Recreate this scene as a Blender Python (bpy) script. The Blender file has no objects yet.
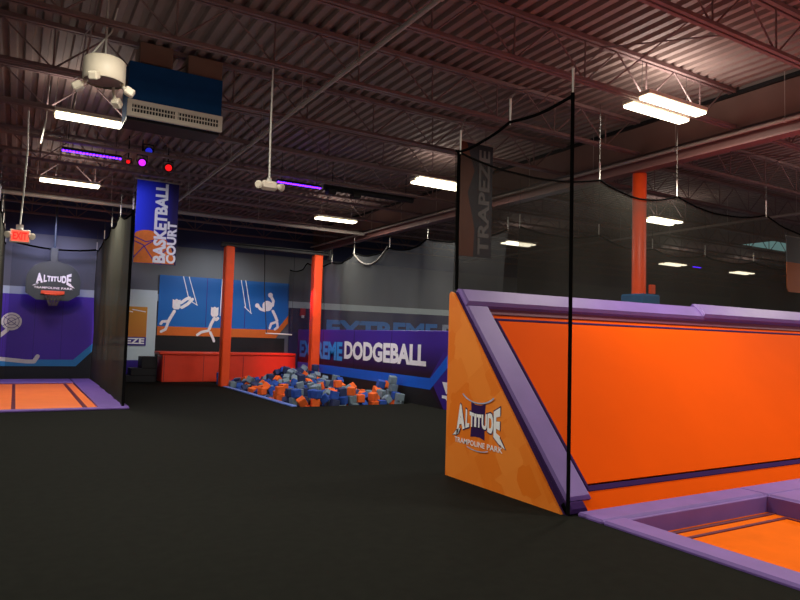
import bpy, math, random
from mathutils import Vector, Matrix, Euler
random.seed(11)
PI = math.pi
SC = bpy.context.scene
COL = SC.collection
SC.view_settings.view_transform = 'Standard'
SC.view_settings.look = 'None'
SC.view_settings.exposure = 0.0
SC.cycles.use_denoising = True
SC.cycles.max_bounces = 8
SC.cycles.transparent_max_bounces = 24
SC.cycles.sample_clamp_indirect = 4.0

# ------------------------------------------------------------------ materials
def lin(c):
    return tuple((v/12.92 if v <= .04045 else ((v+.055)/1.055)**2.4) for v in [x/255 for x in c])

def mat(name, rgb, rough=.6, var=.12, scale=6., bump=0., emit=0., metal=0., spec=.4, stretch=(1,1,1)):
    m = bpy.data.materials.new(name); m.use_nodes = True
    nt = m.node_tree; N = nt.nodes; L = nt.links
    b = N['Principled BSDF']
    c = lin(rgb)
    tc = N.new('ShaderNodeTexCoord'); mp = N.new('ShaderNodeMapping'); mp.inputs['Scale'].default_value = stretch
    no = N.new('ShaderNodeTexNoise'); no.inputs['Scale'].default_value = scale; no.inputs['Detail'].default_value = 4
    cr = N.new('ShaderNodeValToRGB')
    cr.color_ramp.elements[0].position = .3; cr.color_ramp.elements[1].position = .7
    cr.color_ramp.elements[0].color = (*[v*(1-var) for v in c], 1)
    cr.color_ramp.elements[1].color = (*[min(1, v*(1+var)) for v in c], 1)
    L.new(tc.outputs['Object'], mp.inputs[0]); L.new(mp.outputs[0], no.inputs['Vector']); L.new(no.outputs['Fac'], cr.inputs[0])
    L.new(cr.outputs[0], b.inputs['Base Color'])
    b.inputs['Roughness'].default_value = rough; b.inputs['Metallic'].default_value = metal
    b.inputs['Specular IOR Level'].default_value = spec
    if bump:
        bu = N.new('ShaderNodeBump'); bu.inputs['Strength'].default_value = bump; bu.inputs['Distance'].default_value = .02
        L.new(no.outputs['Fac'], bu.inputs['Height']); L.new(bu.outputs[0], b.inputs['Normal'])
    if emit:
        L.new(cr.outputs[0], b.inputs['Emission Color']); b.inputs['Emission Strength'].default_value = emit
    return m

def net_mat(name, rgb, alpha):
    m = bpy.data.materials.new(name); m.use_nodes = True
    nt = m.node_tree; N = nt.nodes; L = nt.links; N.clear()
    out = N.new('ShaderNodeOutputMaterial'); mx = N.new('ShaderNodeMixShader'); tr = N.new('ShaderNodeBsdfTransparent')
    di = N.new('ShaderNodeBsdfDiffuse'); di.inputs[0].default_value = (*lin(rgb), 1)
    tc = N.new('ShaderNodeTexCoord'); no = N.new('ShaderNodeTexNoise'); no.inputs['Scale'].default_value = 1.3
    mr = N.new('ShaderNodeMapRange'); mr.inputs['To Min'].default_value = max(0, alpha-.06); mr.inputs['To Max'].default_value = min(1, alpha+.06)
    L.new(tc.outputs['Object'], no.inputs['Vector']); L.new(no.outputs['Fac'], mr.inputs['Value']); L.new(mr.outputs[0], mx.inputs[0])
    L.new(tr.outputs[0], mx.inputs[1]); L.new(di.outputs[0], mx.inputs[2]); L.new(mx.outputs[0], out.inputs[0])
    return m

def patch_mat(name, rgb, rgb2, scale=3.):
    """printed facets: flat polygons of two close tones"""
    m = mat(name, rgb, rough=.42, var=.04)
    nt = m.node_tree; N = nt.nodes; L = nt.links; b = N['Principled BSDF']
    tc = N.new('ShaderNodeTexCoord'); mp = N.new('ShaderNodeMapping'); mp.inputs['Rotation'].default_value = (.6, 0, 0)
    vo = N.new('ShaderNodeTexVoronoi'); vo.inputs['Scale'].default_value = scale; vo.distance = 'CHEBYCHEV'
    sp = N.new('ShaderNodeSeparateColor'); mx = N.new('ShaderNodeMix'); mx.data_type = 'RGBA'
    mx.inputs[6].default_value = (*lin(rgb), 1); mx.inputs[7].default_value = (*lin(rgb2), 1)
    L.new(tc.outputs['Object'], mp.inputs[0]); L.new(mp.outputs[0], vo.inputs['Vector']); L.new(vo.outputs['Color'], sp.inputs[0])
    L.new(sp.outputs[0], mx.inputs[0]); L.new(mx.outputs[2], b.inputs['Base Color'])
    return m

def grad_mat(name, rgb_a, rgb_b, axis, lo, hi, rough=.5):
    """vinyl fading from one colour to another along an axis of the panel"""
    m = mat(name, rgb_a, rough=rough, var=.03)
    nt = m.node_tree; N = nt.nodes; L = nt.links; b = N['Principled BSDF']
    g = N.new('ShaderNodeNewGeometry'); s = N.new('ShaderNodeSeparateXYZ'); mr = N.new('ShaderNodeMapRange')
    mr.inputs['From Min'].default_value = lo; mr.inputs['From Max'].default_value = hi
    mx = N.new('ShaderNodeMix'); mx.data_type = 'RGBA'
    mx.inputs[6].default_value = (*lin(rgb_a), 1); mx.inputs[7].default_value = (*lin(rgb_b), 1)
    L.new(g.outputs['Position'], s.inputs[0]); L.new(s.outputs[axis], mr.inputs['Value']); L.new(mr.outputs[0], mx.inputs[0])
    L.new(mx.outputs[2], b.inputs['Base Color'])
    return m

def glow(name, rgb, strength):
    m = bpy.data.materials.new(name); m.use_nodes = True
    b = m.node_tree.nodes['Principled BSDF']
    b.inputs['Base Color'].default_value = (*lin(rgb), 1)
    b.inputs['Emission Color'].default_value = (*lin(rgb), 1); b.inputs['Emission Strength'].default_value = strength
    return m

M = {}
M['carpet'] = mat('black_carpet', (27, 28, 24), rough=.95, var=.12, scale=9, bump=.05, spec=.05)
M['wall'] = mat('grey_wall_paint', (112, 116, 122), rough=.8, var=.05, scale=1.)
M['wall_blue'] = mat('dark_blue_wall_paint', (62, 70, 104), rough=.8, var=.05, scale=1.)
M['wall_pale'] = mat('pale_wall_paint', (206, 222, 228), rough=.8, var=.04, scale=1.)
M['wall_dark'] = mat('dark_wall_paint', (46, 46, 48), rough=.85, var=.08, scale=1.)
M['deck'] = mat('roof_deck_steel', (140, 120, 114), rough=.6, var=.08, scale=3.)
M['steel'] = mat('joist_steel', (128, 104, 102), rough=.55, var=.12, scale=4.)
M['girder'] = mat('girder_paint', (130, 100, 90), rough=.6, var=.06, scale=2.)
M['beam'] = mat('red_primer_beam', (140, 98, 94), rough=.5, var=.08, scale=3.)
M['pipe'] = mat('pipe_paint', (176, 164, 156), rough=.4, var=.06, scale=6.)
M['orange_post'] = mat('orange_post_pad', (238, 78, 26), rough=.45, var=.05, scale=4., bump=.05)
M['orange_bed'] = mat('orange_trampoline_mat', (224, 82, 0), rough=.75, var=.03, scale=1.2, spec=.03)
M['orange_bed2'] = mat('orange_trampoline_bed', (232, 106, 10), rough=.7, var=.06, scale=3., spec=.04)
M['orange_panel'] = patch_mat('orange_printed_panel', (240, 120, 22), (252, 146, 54), 3.2)
M['salmon_bed'] = mat('orange_far_bed', (255, 128, 62), rough=.55, var=.06, scale=2.)
M['purple'] = mat('purple_vinyl_pad', (114, 86, 162), rough=.55, var=.08, scale=3., bump=.08, spec=.5)
M['purple_deep'] = mat('deep_purple_pad', (56, 34, 84), rough=.9, var=.06, scale=3., spec=.05)
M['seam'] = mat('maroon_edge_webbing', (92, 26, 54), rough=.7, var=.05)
M['black'] = mat('black_vinyl', (24, 23, 25), rough=.6, var=.1)
M['blue_pad'] = mat('blue_pad', (30, 98, 150), rough=.5, var=.05)
M['court_print'] = grad_mat('purple_wall_pad', (78, 44, 184), (92, 50, 208), 0, -1, 3)
M['dodge_print'] = grad_mat('dodgeball_print', (34, 12, 40), (62, 36, 146), 2, .75, 1.5)
M['indigo'] = mat('indigo_print', (58, 34, 140), rough=.5, var=.04)
M['blue_stripe'] = mat('blue_stripe_print', (16, 96, 214), rough=.5, var=.03)
M['cyan'] = mat('light_blue_print', (52, 156, 232), rough=.5, var=.03)
M['mural'] = grad_mat('mural_blue', (16, 112, 200), (14, 96, 176), 2, 1.6, 3.5)
M['mural_orange'] = mat('mural_orange', (222, 112, 36), rough=.5, var=.04)
M['white'] = mat('white_print', (248, 248, 250), rough=.5, var=.02)
M['palegrey'] = mat('pale_grey_print', (176, 186, 214), rough=.5, var=.2, scale=14)
M['red_box'] = mat('red_orange_pad', (226, 62, 34), rough=.45, var=.05, scale=3.)
M['ban_blue'] = grad_mat('banner_blue_led_glow', (20, 50, 250), (30, 20, 84), 0, 2.25, 3.1)  # left edge brightened in the colour to imitate LED glow
M['ball'] = mat('basketball_print', (232, 122, 44), rough=.5, var=.12, scale=8)
M['gold'] = grad_mat('poster_gold', (196, 120, 40), (214, 148, 46), 2, 1.4, 2.4)
M['hvac'] = mat('blue_hvac_cabinet', (30, 78, 132), rough=.85, var=.06, spec=.05)
M['hvac_white'] = mat('white_grille', (214, 206, 190), rough=.5, var=.04)
M['tan'] = mat('tan_duct', (136, 108, 92), rough=.6, var=.06)
M['cream'] = mat('cream_metal', (226, 216, 196), rough=.45, var=.05)
M['ivory'] = mat('ivory_plastic', (222, 212, 196), rough=.5, var=.06)
M['tube'] = glow('fluorescent_tube', (255, 244, 214), 7.)
M['uv'] = glow('uv_led', (84, 24, 255), 9.)
M['red_led'] = glow('red_led', (240, 24, 28), 1.1)
M['magenta_led'] = glow('magenta_led', (200, 40, 235), 1.5)
M['blue_led'] = glow('blue_led', (40, 50, 230), .6)
M['exit_red'] = glow('exit_sign_face', (255, 84, 62), 1.1)
M['exit_letter'] = glow('exit_letters', (255, 10, 8), 1.8)
M['sky_light'] = glow('daylit_window', (150, 200, 196), .55)
M['ban_dark'] = mat('dark_banner_print', (34, 30, 46), rough=.6, var=.05)
M['ban_orange'] = mat('dull_orange_banner', (104, 50, 30), rough=.6, var=.05)
M['ban_grey'] = mat('dull_banner_letters', (112, 106, 108), rough=.6, var=.05)
M['strap'] = mat('black_strap', (12, 12, 12), rough=1., var=.05, spec=.0)
M['bright_print'] = mat('bright_white_print', (246, 244, 248), rough=.6, var=.06, scale=14)
M['far_pad'] = mat('dark_violet_pad', (36, 24, 76), rough=.6, var=.05)
M['far_text'] = mat('dim_blue_print', (50, 130, 225), rough=.6, var=.05)
M['cord'] = mat('thin_grey_wire', (84, 80, 76), rough=.6, var=.05)
M['alarm'] = mat('red_alarm', (190, 24, 40), rough=.5, var=.03)
M['rope'] = mat('white_rope', (206, 204, 196), rough=.7, var=.05)
M['backboard'] = mat('charcoal_backboard', (50, 60, 64), rough=.35, var=.05)
M['rim'] = mat('orange_rim', (236, 84, 40), rough=.4, var=.03)
M['net_side'] = net_mat('black_netting_side', (40, 38, 36), .2)
M['net_back'] = net_mat('black_netting_back', (48, 48, 44), .56)
M['net_far'] = net_mat('black_netting_far', (48, 48, 46), .66)
M['net_dodge'] = net_mat('grey_netting', (90, 92, 94), .42)
M['curtain'] = net_mat('black_netting_curtain', (66, 66, 60), .93)
M['net_court'] = net_mat('thin_netting', (50, 56, 64), .3)
M['foam_orange'] = mat('foam_orange', (238, 104, 40), rough=.9, var=.12, scale=9)
M['foam_blue'] = mat('foam_blue', (40, 78, 164), rough=.9, var=.15, scale=9)
M['edge_blue'] = mat('pale_blue_edge_pad', (104, 134, 214), rough=.5, var=.05)
M['foam_grey'] = mat('foam_grey', (112, 130, 142), rough=.9, var=.15, scale=9)
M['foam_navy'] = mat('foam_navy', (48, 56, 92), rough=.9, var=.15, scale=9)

# ------------------------------------------------------------------ geometry
class MB:
    def __init__(s): s.v = []; s.f = []; s.sm = []
    def add(s, vs, fs, smooth=False):
        b = len(s.v); s.v += [Vector(p) for p in vs]
        for f in fs: s.f.append([b+i for i in f]); s.sm.append(smooth)
        return s
    def box(s, a, b, bev=0.0):
        x0, y0, z0 = [min(a[i], b[i]) for i in range(3)]; x1, y1, z1 = [max(a[i], b[i]) for i in range(3)]
        if bev <= 0:
            v = [(x, y, z) for x in (x0, x1) for y in (y0, y1) for z in (z0, z1)]
            return s.add(v, [(0,1,3,2),(4,6,7,5),(0,4,5,1),(2,3,7,6),(0,2,6,4),(1,5,7,3)])
        # chamfered box
        e = min(bev, (x1-x0)/2.01, (y1-y0)/2.01, (z1-z0)/2.01); v = []; idx = {}
        lo = (x0, y0, z0); hi = (x1, y1, z1)
        for sx in (0,1):
            for sy in (0,1):
                for sz in (0,1):
                    sg = (sx, sy, sz)
                    for ax in range(3):
                        p = [(hi[i]-e if sg[i] else lo[i]+e) for i in range(3)]
                        p[ax] = hi[ax] if sg[ax] else lo[ax]
                        idx[(sg, ax)] = len(v); v.append(p)
        f = []
        for ax in range(3):
            o = [i for i in range(3) if i != ax]
            for sd in (0,1):
                q = []
                for (p_, r_) in ((0,0),(1,0),(1,1),(0,1)):
                    sg = [0,0,0]; sg[ax] = sd; sg[o[0]] = p_; sg[o[1]] = r_; q.append(idx[(tuple(sg), ax)])
                f.append(q)
        for ax in range(3):
            o = [i for i in range(3) if i != ax]
            for p_ in (0,1):
                for r_ in (0,1):
                    a0 = [0,0,0]; a0[o[0]] = p_; a0[o[1]] = r_; a1 = list(a0); a1[ax] = 1
                    f.append([idx[(tuple(a0), o[0])], idx[(tuple(a1), o[0])], idx[(tuple(a1), o[1])], idx[(tuple(a0), o[1])]])
        for sx in (0,1):
            for sy in (0,1):
                for sz in (0,1): f.append([idx[((sx,sy,sz), a_)] for a_ in range(3)])
        return s.add(v, f)
    def tube(s, pts, r, n=8, cap=True):
        pts = [Vector(p) for p in pts]; rings = []
        rr = r if isinstance(r, (list, tuple)) else [r]*len(pts)
        b = len(s.v); up = Vector((0,0,1))
        for i, p in enumerate(pts):
            d = (pts[min(i+1, len(pts)-1)] - pts[max(i-1, 0)]).normalized()
            a = d.cross(up)
            if a.length < .05: a = d.cross(Vector((1,0,0)))
            a.normalize(); c = d.cross(a)
            for k in range(n):
                t = 2*PI*k/n; s.v.append(p + (a*math.cos(t)+c*math.sin(t))*rr[i])
        for i in range(len(pts)-1):
            for k in range(n):
                s.f.append([b+i*n+k, b+i*n+(k+1) % n, b+(i+1)*n+(k+1) % n, b+(i+1)*n+k]); s.sm.append(n > 5)
        if cap:
            s.f.append([b+k for k in range(n)]); s.sm.append(False)
            s.f.append([b+(len(pts)-1)*n+k for k in reversed(range(n))]); s.sm.append(False)
        return s
    def prism(s, poly, axis, a, b):
        """2D polygon extruded along axis between a and b (the other two axes in x,y,z order)"""
        def pt(p, c):
            q = list(p); q.insert(axis, c); return q
        n = len(poly); v = [pt(p, a) for p in poly]+[pt(p, b) for p in poly]
        f = [list(range(n)), list(range(2*n-1, n-1, -1))]+[[i, (i+1) % n, n+(i+1) % n, n+i] for i in range(n)]
        return s.add(v, f)
    def flat(s, o, u, w, polys):
        """2D polygons laid on the plane o + x*u + y*w"""
        o = Vector(o); u = Vector(u); w = Vector(w)
        nn = u.cross(w).normalized()*.0005
        for k, p in enumerate(polys): s.add([o+u*x+w*y+nn*k for x, y in p], [list(range(len(p)))])
        return s
    def build(s, name, m, parent=None, **props):
        loc = parent['_w'] if parent is not None else (0, 0, 0)
        loc = Vector(loc)
        me = bpy.data.meshes.new(name)
        if parent is None and s.v and props.get('origin') is not None: loc = Vector(props['origin'])
        me.from_pydata([tuple(p-loc) for p in s.v], [], s.f); me.update()
        me.polygons.foreach_set('use_smooth', s.sm)
        me.materials.append(M[m])
        o = bpy.data.objects.new(name, me); COL.objects.link(o)
        if parent is not None: o.parent = parent; o['_w'] = list(loc); o.location = (0, 0, 0)
        else: o.location = loc; o['_w'] = list(loc)
        return o

def thing(name, loc, label, cat, group=None):
    o = bpy.data.objects.new(name, None); COL.objects.link(o); o.location = loc; o['_w'] = list(loc)
    o['label'] = label; o['category'] = cat
    if group: o['group'] = group
    return o
def tag(o, label, cat, group=None):
    o['label'] = label; o['category'] = cat
    if group: o['group'] = group
    return o
def struct(o): o['kind'] = 'structure'; return o
def copy_tree(o, parent=None):
    c = o.copy(); COL.objects.link(c); c.parent = parent
    for ch in list(o.children): copy_tree(ch, c)
    return c

def txt(body, bold=.0, spacing=1.0):
    """outline of a word as 2D vertices and faces, fitted to the unit box"""
    cu = bpy.data.curves.new('t', 'FONT'); cu.body = body; cu.offset = bold; cu.space_character = spacing
    cu.resolution_u = 3
    o = bpy.data.objects.new('t', cu); COL.objects.link(o)
    me = bpy.data.meshes.new_from_object(o, depsgraph=bpy.context.evaluated_depsgraph_get())
    vs = [(v.co.x, v.co.y) for v in me.vertices]; fs = [list(p.vertices) for p in me.polygons]
    bpy.data.objects.remove(o); bpy.data.curves.remove(cu); bpy.data.meshes.remove(me)
    x0 = min(v[0] for v in vs); x1 = max(v[0] for v in vs); y0 = min(v[1] for v in vs); y1 = max(v[1] for v in vs)
    return [((x-x0)/(x1-x0), (y-y0)/(y1-y0)) for x, y in vs], fs
def lay(mb, T, o, u, w):
    """lay lettering on a plane: u and w are the full width and height vectors"""
    o = Vector(o); u = Vector(u); w = Vector(w)
    mb.add([o+u*x+w*y for x, y in T[0]], T[1]); return mb
def strokes(lines, wd):
    """thick 2D strokes with round ends"""
    P = []
    for ln in lines:
        w0 = wd
        if isinstance(ln, tuple) and isinstance(ln[1], (int, float)) and isinstance(ln[0], list): ln, w0 = ln
        for (a, b) in zip(ln, ln[1:]):
            dx, dy = b[0]-a[0], b[1]-a[1]; l = math.hypot(dx, dy) or 1; nx, ny = -dy/l*w0/2, dx/l*w0/2
            t0 = math.atan2(ny, nx); q = []
            for k in range(6): t = t0+PI*k/5; q.append((a[0]+w0/2*math.cos(t), a[1]+w0/2*math.sin(t)))
            for k in range(6): t = t0+PI+PI*k/5; q.append((b[0]+w0/2*math.cos(t), b[1]+w0/2*math.sin(t)))
            P.append(q)
    return P
def disc(cx, cy, r, ry=None, n=20): return [(cx+r*math.cos(2*PI*k/n), cy+(ry or r)*math.sin(2*PI*k/n)) for k in range(n)]
def ring(cx, cy, r, w, a0=0, a1=2*PI, n=24):
    P = []
    for k in range(n):
        t = a0+(a1-a0)*k/n; t2 = a0+(a1-a0)*(k+1)/n
        P.append([(cx+r*math.cos(t), cy+r*math.sin(t)), (cx+(r+w)*math.cos(t), cy+(r+w)*math.sin(t)), (cx+(r+w)*math.cos(t2), cy+(r+w)*math.sin(t2)), (cx+r*math.cos(t2), cy+r*math.sin(t2))])
    return P
FOAM_TOP = [[604,1391,25,16,0,5],[568,1390,9,4,9,3],[569,1428,25,-17,-17,2],[751,1392,17,-31,-1,7],[565,1527,24,0,31,0],[693,1392,31,0,1,-22],[672,1399,29,1,1,-17],[825,1390,14,16,1,-1],[825,1427,54,14,-1,29],[650,1394,22,-16,2,-2],[807,1455,42,-2,2,-18],[672,1392,10,17,0,-9],[602,1393,6,-11,16,3],[581,1705,6,0,0,-27],[715,1389,14,-10,-16,9],[648,1387,4,-16,18,0],[694,1392,12,-1,-31,-14],[827,1427,35,-3,-18,18],[794,1400,8,-10,-2,-14],[627,1399,14,1,10,-4],[754,1598,32,-15,0,-17],[567,1434,6,-1,-17,2],[789,1420,21,-16,-14,-11],[712,1753,38,1,1,-16],[565,1457,24,16,0,0],[568,1748,3,-1,-30,-11],[828,1926,58,-1,0,-31],[564,1922,6,0,0,-31],[645,1593,29,-19,-18,0],[568,1524,6,-25,16,-1],[606,1889,23,20,4,8],[597,1722,16,-10,7,-29],[679,1922,29,-13,-17,13],[722,1982,38,2,21,19],[638,1483,28,4,-14,-28],[753,1390,-2,1,-1,2],[602,1461,25,31,0,2],[774,1388,-1,7,-15,-7],[730,1922,51,-7,18,-8],[694,1529,12,24,-7,-11],[731,1892,42,-28,3,-6],[609,1425,24,-1,14,0],[825,1410,16,1,1,-2],[614,1717,3,2,28,-2],[712,1806,20,-24,-11,8],[714,1875,30,0,-22,10],[588,1792,13,9,10,18],[690,1887,24,24,0,20],[596,1584,25,4,-16,-1],[789,1959,45,-14,22,2],[807,1970,53,-18,6,-2],[827,1767,35,-16,-30,0],[740,1413,13,-5,-7,15],[696,1830,20,-19,-5,16],[573,1498,0,4,25,12],[669,1856,12,-24,-7,8],[778,1845,29,20,1,0],[828,1743,28,15,8,-16],[729,1401,-3,-1,-24,-15],[582,1908,2,-16,-8,-20],[827,1907,34,2,9,16],[824,1392,-4,-15,-1,22],[799,1759,20,-16,-1,26],[712,1680,20,18,0,-18],[806,1737,18,-18,2,-12],[710,1614,24,-28,13,-3],[828,1465,38,4,-13,11],[817,1640,19,7,28,3],[584,1867,0,-3,8,14],[653,1502,29,-28,-1,-6],[736,1963,47,17,3,15],[805,1884,32,-10,18,15],[793,1444,22,13,-12,-15],[825,1842,27,-2,4,-20],[588,1607,6,-16,0,14],[567,1954,6,-4,15,0],[825,1439,19,4,13,18],[583,1411,7,-2,5,10],[569,1834,-9,0,7,14],[699,1390,-6,0,1,-29],[760,1817,20,-11,1,3],[569,2085,24,3,-16,27],[570,1457,6,3,-16,3],[646,1410,-1,17,7,17],[571,2080,6,26,-16,-4],[613,2028,9,-1,2,23],[584,1452,24,5,16,6],[586,1654,-12,19,1,-2],[693,1864,14,9,-1,21],[775,1752,22,5,15,19],[751,1912,44,-26,1,9],[577,1607,-12,-4,18,-1],[720,1827,25,-16,6,-19],[712,1446,29,25,6,10],[756,1718,22,31,0,-2],[645,1889,10,-18,24,-1],[804,1961,34,18,22,2],[631,2018,15,2,-4,-9],[675,1758,13,-9,-12,-25],[566,1867,-9,-14,8,-14],[581,1730,1,3,-23,-1],[675,2041,10,-2,26,-11],[716,1737,18,13,14,3],[681,1970,20,8,3,15],[802,1466,25,17,-2,15],[584,1766,6,16,0,22],[671,1906,12,-8,-2,16],[782,1825,16,27,8,-11],[579,2028,2,8,5,0],[653,1844,6,0,7,-23],[770,1485,11,4,17,-18],[590,1825,6,-16,-1,6],[565,2015,-9,0,8,15],[790,1549,7,7,-6,-4],[828,1930,39,6,16,-10],[827,1972,43,6,18,6],[828,1951,39,15,-1,16],[793,1786,24,11,18,-9],[641,1914,10,0,7,-30],[736,1868,28,4,3,-5],[661,1707,6,-7,-29,-5],[767,1411,10,-4,6,4],[825,1724,14,-4,1,-27],[619,1738,7,1,0,-18],[676,1649,15,17,2,-29],[753,1885,33,2,-21,23],[604,1925,10,0,-3,-2],[614,1828,9,3,14,2],[582,1400,-10,-18,-7,-12],[827,1583,7,30,-13,1],[684,1814,9,-4,10,8],[821,1414,-2,3,14,25],[735,1585,7,5,26,14],[585,1932,7,-17,-17,0],[601,1893,4,-7,-10,0],[702,1800,5,-2,-21,-23],[805,1502,10,-1,1,-11],[567,1657,-13,-16,0,29],[578,1799,-4,-6,29,6],[739,1616,10,-21,-17,-6],[574,2046,-5,-5,22,12],[619,1982,7,-7,24,4],[766,1902,34,2,22,-6],[715,1780,5,14,29,1],[623,2072,8,1,31,10],[665,1928,9,-2,7,1],[730,1546,11,-1,-2,3],[573,1701,-13,28,16,1],[620,1418,-11,15,14,0],[618,1907,17,-24,10,2],[610,2052,3,23,9,5],[755,1599,13,0,-17,-6],[576,1435,-13,16,0,2],[707,2059,10,-29,3,7],[828,1557,8,17,-15,-2],[786,1711,3,15,4,-11],[751,1836,30,12,-3,26],[732,2001,29,17,-10,16],[818,1870,14,23,-6,-6],[611,1868,7,-3,23,-19],[796,1845,14,8,-24,4],[607,1780,6,-5,-19,-15],[780,1677,6,3,5,-12],[809,1776,20,-11,-13,-8],[591,1434,4,16,20,2],[617,1422,7,0,-1,2],[733,1514,20,-3,-24,3],[801,1403,-11,-11,-5,-12],[740,1744,15,23,2,6],[712,1594,6,-16,-2,1],[755,2022,22,13,-12,-7],[675,1883,9,28,8,4],[671,1391,-9,15,1,27],[623,1756,7,-31,-1,-2],[827,1463,16,-17,5,-16],[592,1708,-12,-16,31,0],[588,1683,-13,-7,15,1],[826,1891,19,-13,-2,16],[607,1439,-4,-20,-11,6],[565,1679,-13,16,0,15],[704,1760,0,-1,30,-1],[827,1607,6,14,0,-16],[815,1525,9,-25,-14,-2],[622,1446,9,20,1,20],[627,1777,6,12,30,-2],[567,1718,-13,-10,-16,-2],[751,1978,37,1,-21,-23],[784,1994,39,6,-2,24],[667,1966,7,3,24,3],[702,1421,-3,-19,-17,5],[717,1759,20,-6,-14,-24],[643,1749,4,-2,-23,-18],[649,1465,-15,-4,9,-5],[757,1795,12,-29,-4,8],[566,1994,-15,8,0,31],[729,2052,21,10,-21,-14],[802,1759,1,-15,17,-4],[717,1614,6,11,13,-3],[785,1528,0,3,-6,19],[599,1731,-12,-15,0,-17],[657,1438,1,-9,3,-5],[683,1511,-1,-16,2,-28],[750,1420,-1,2,-8,-24],[761,1953,40,-7,10,-29],[724,1846,15,10,-21,13],[786,1772,3,2,-13,-8],[757,1711,3,17,15,-10],[829,1656,10,-16,10,-16],[630,1637,9,13,-17,-2],[565,1925,-12,0,0,-16],[804,1581,5,6,-8,-5],[619,1711,-13,-7,-20,-8],[569,1528,-13,29,16,-1],[564,1479,-13,-16,0,0],[649,1615,11,-1,1,22],[607,1768,-12,-15,0,-16]]
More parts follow.
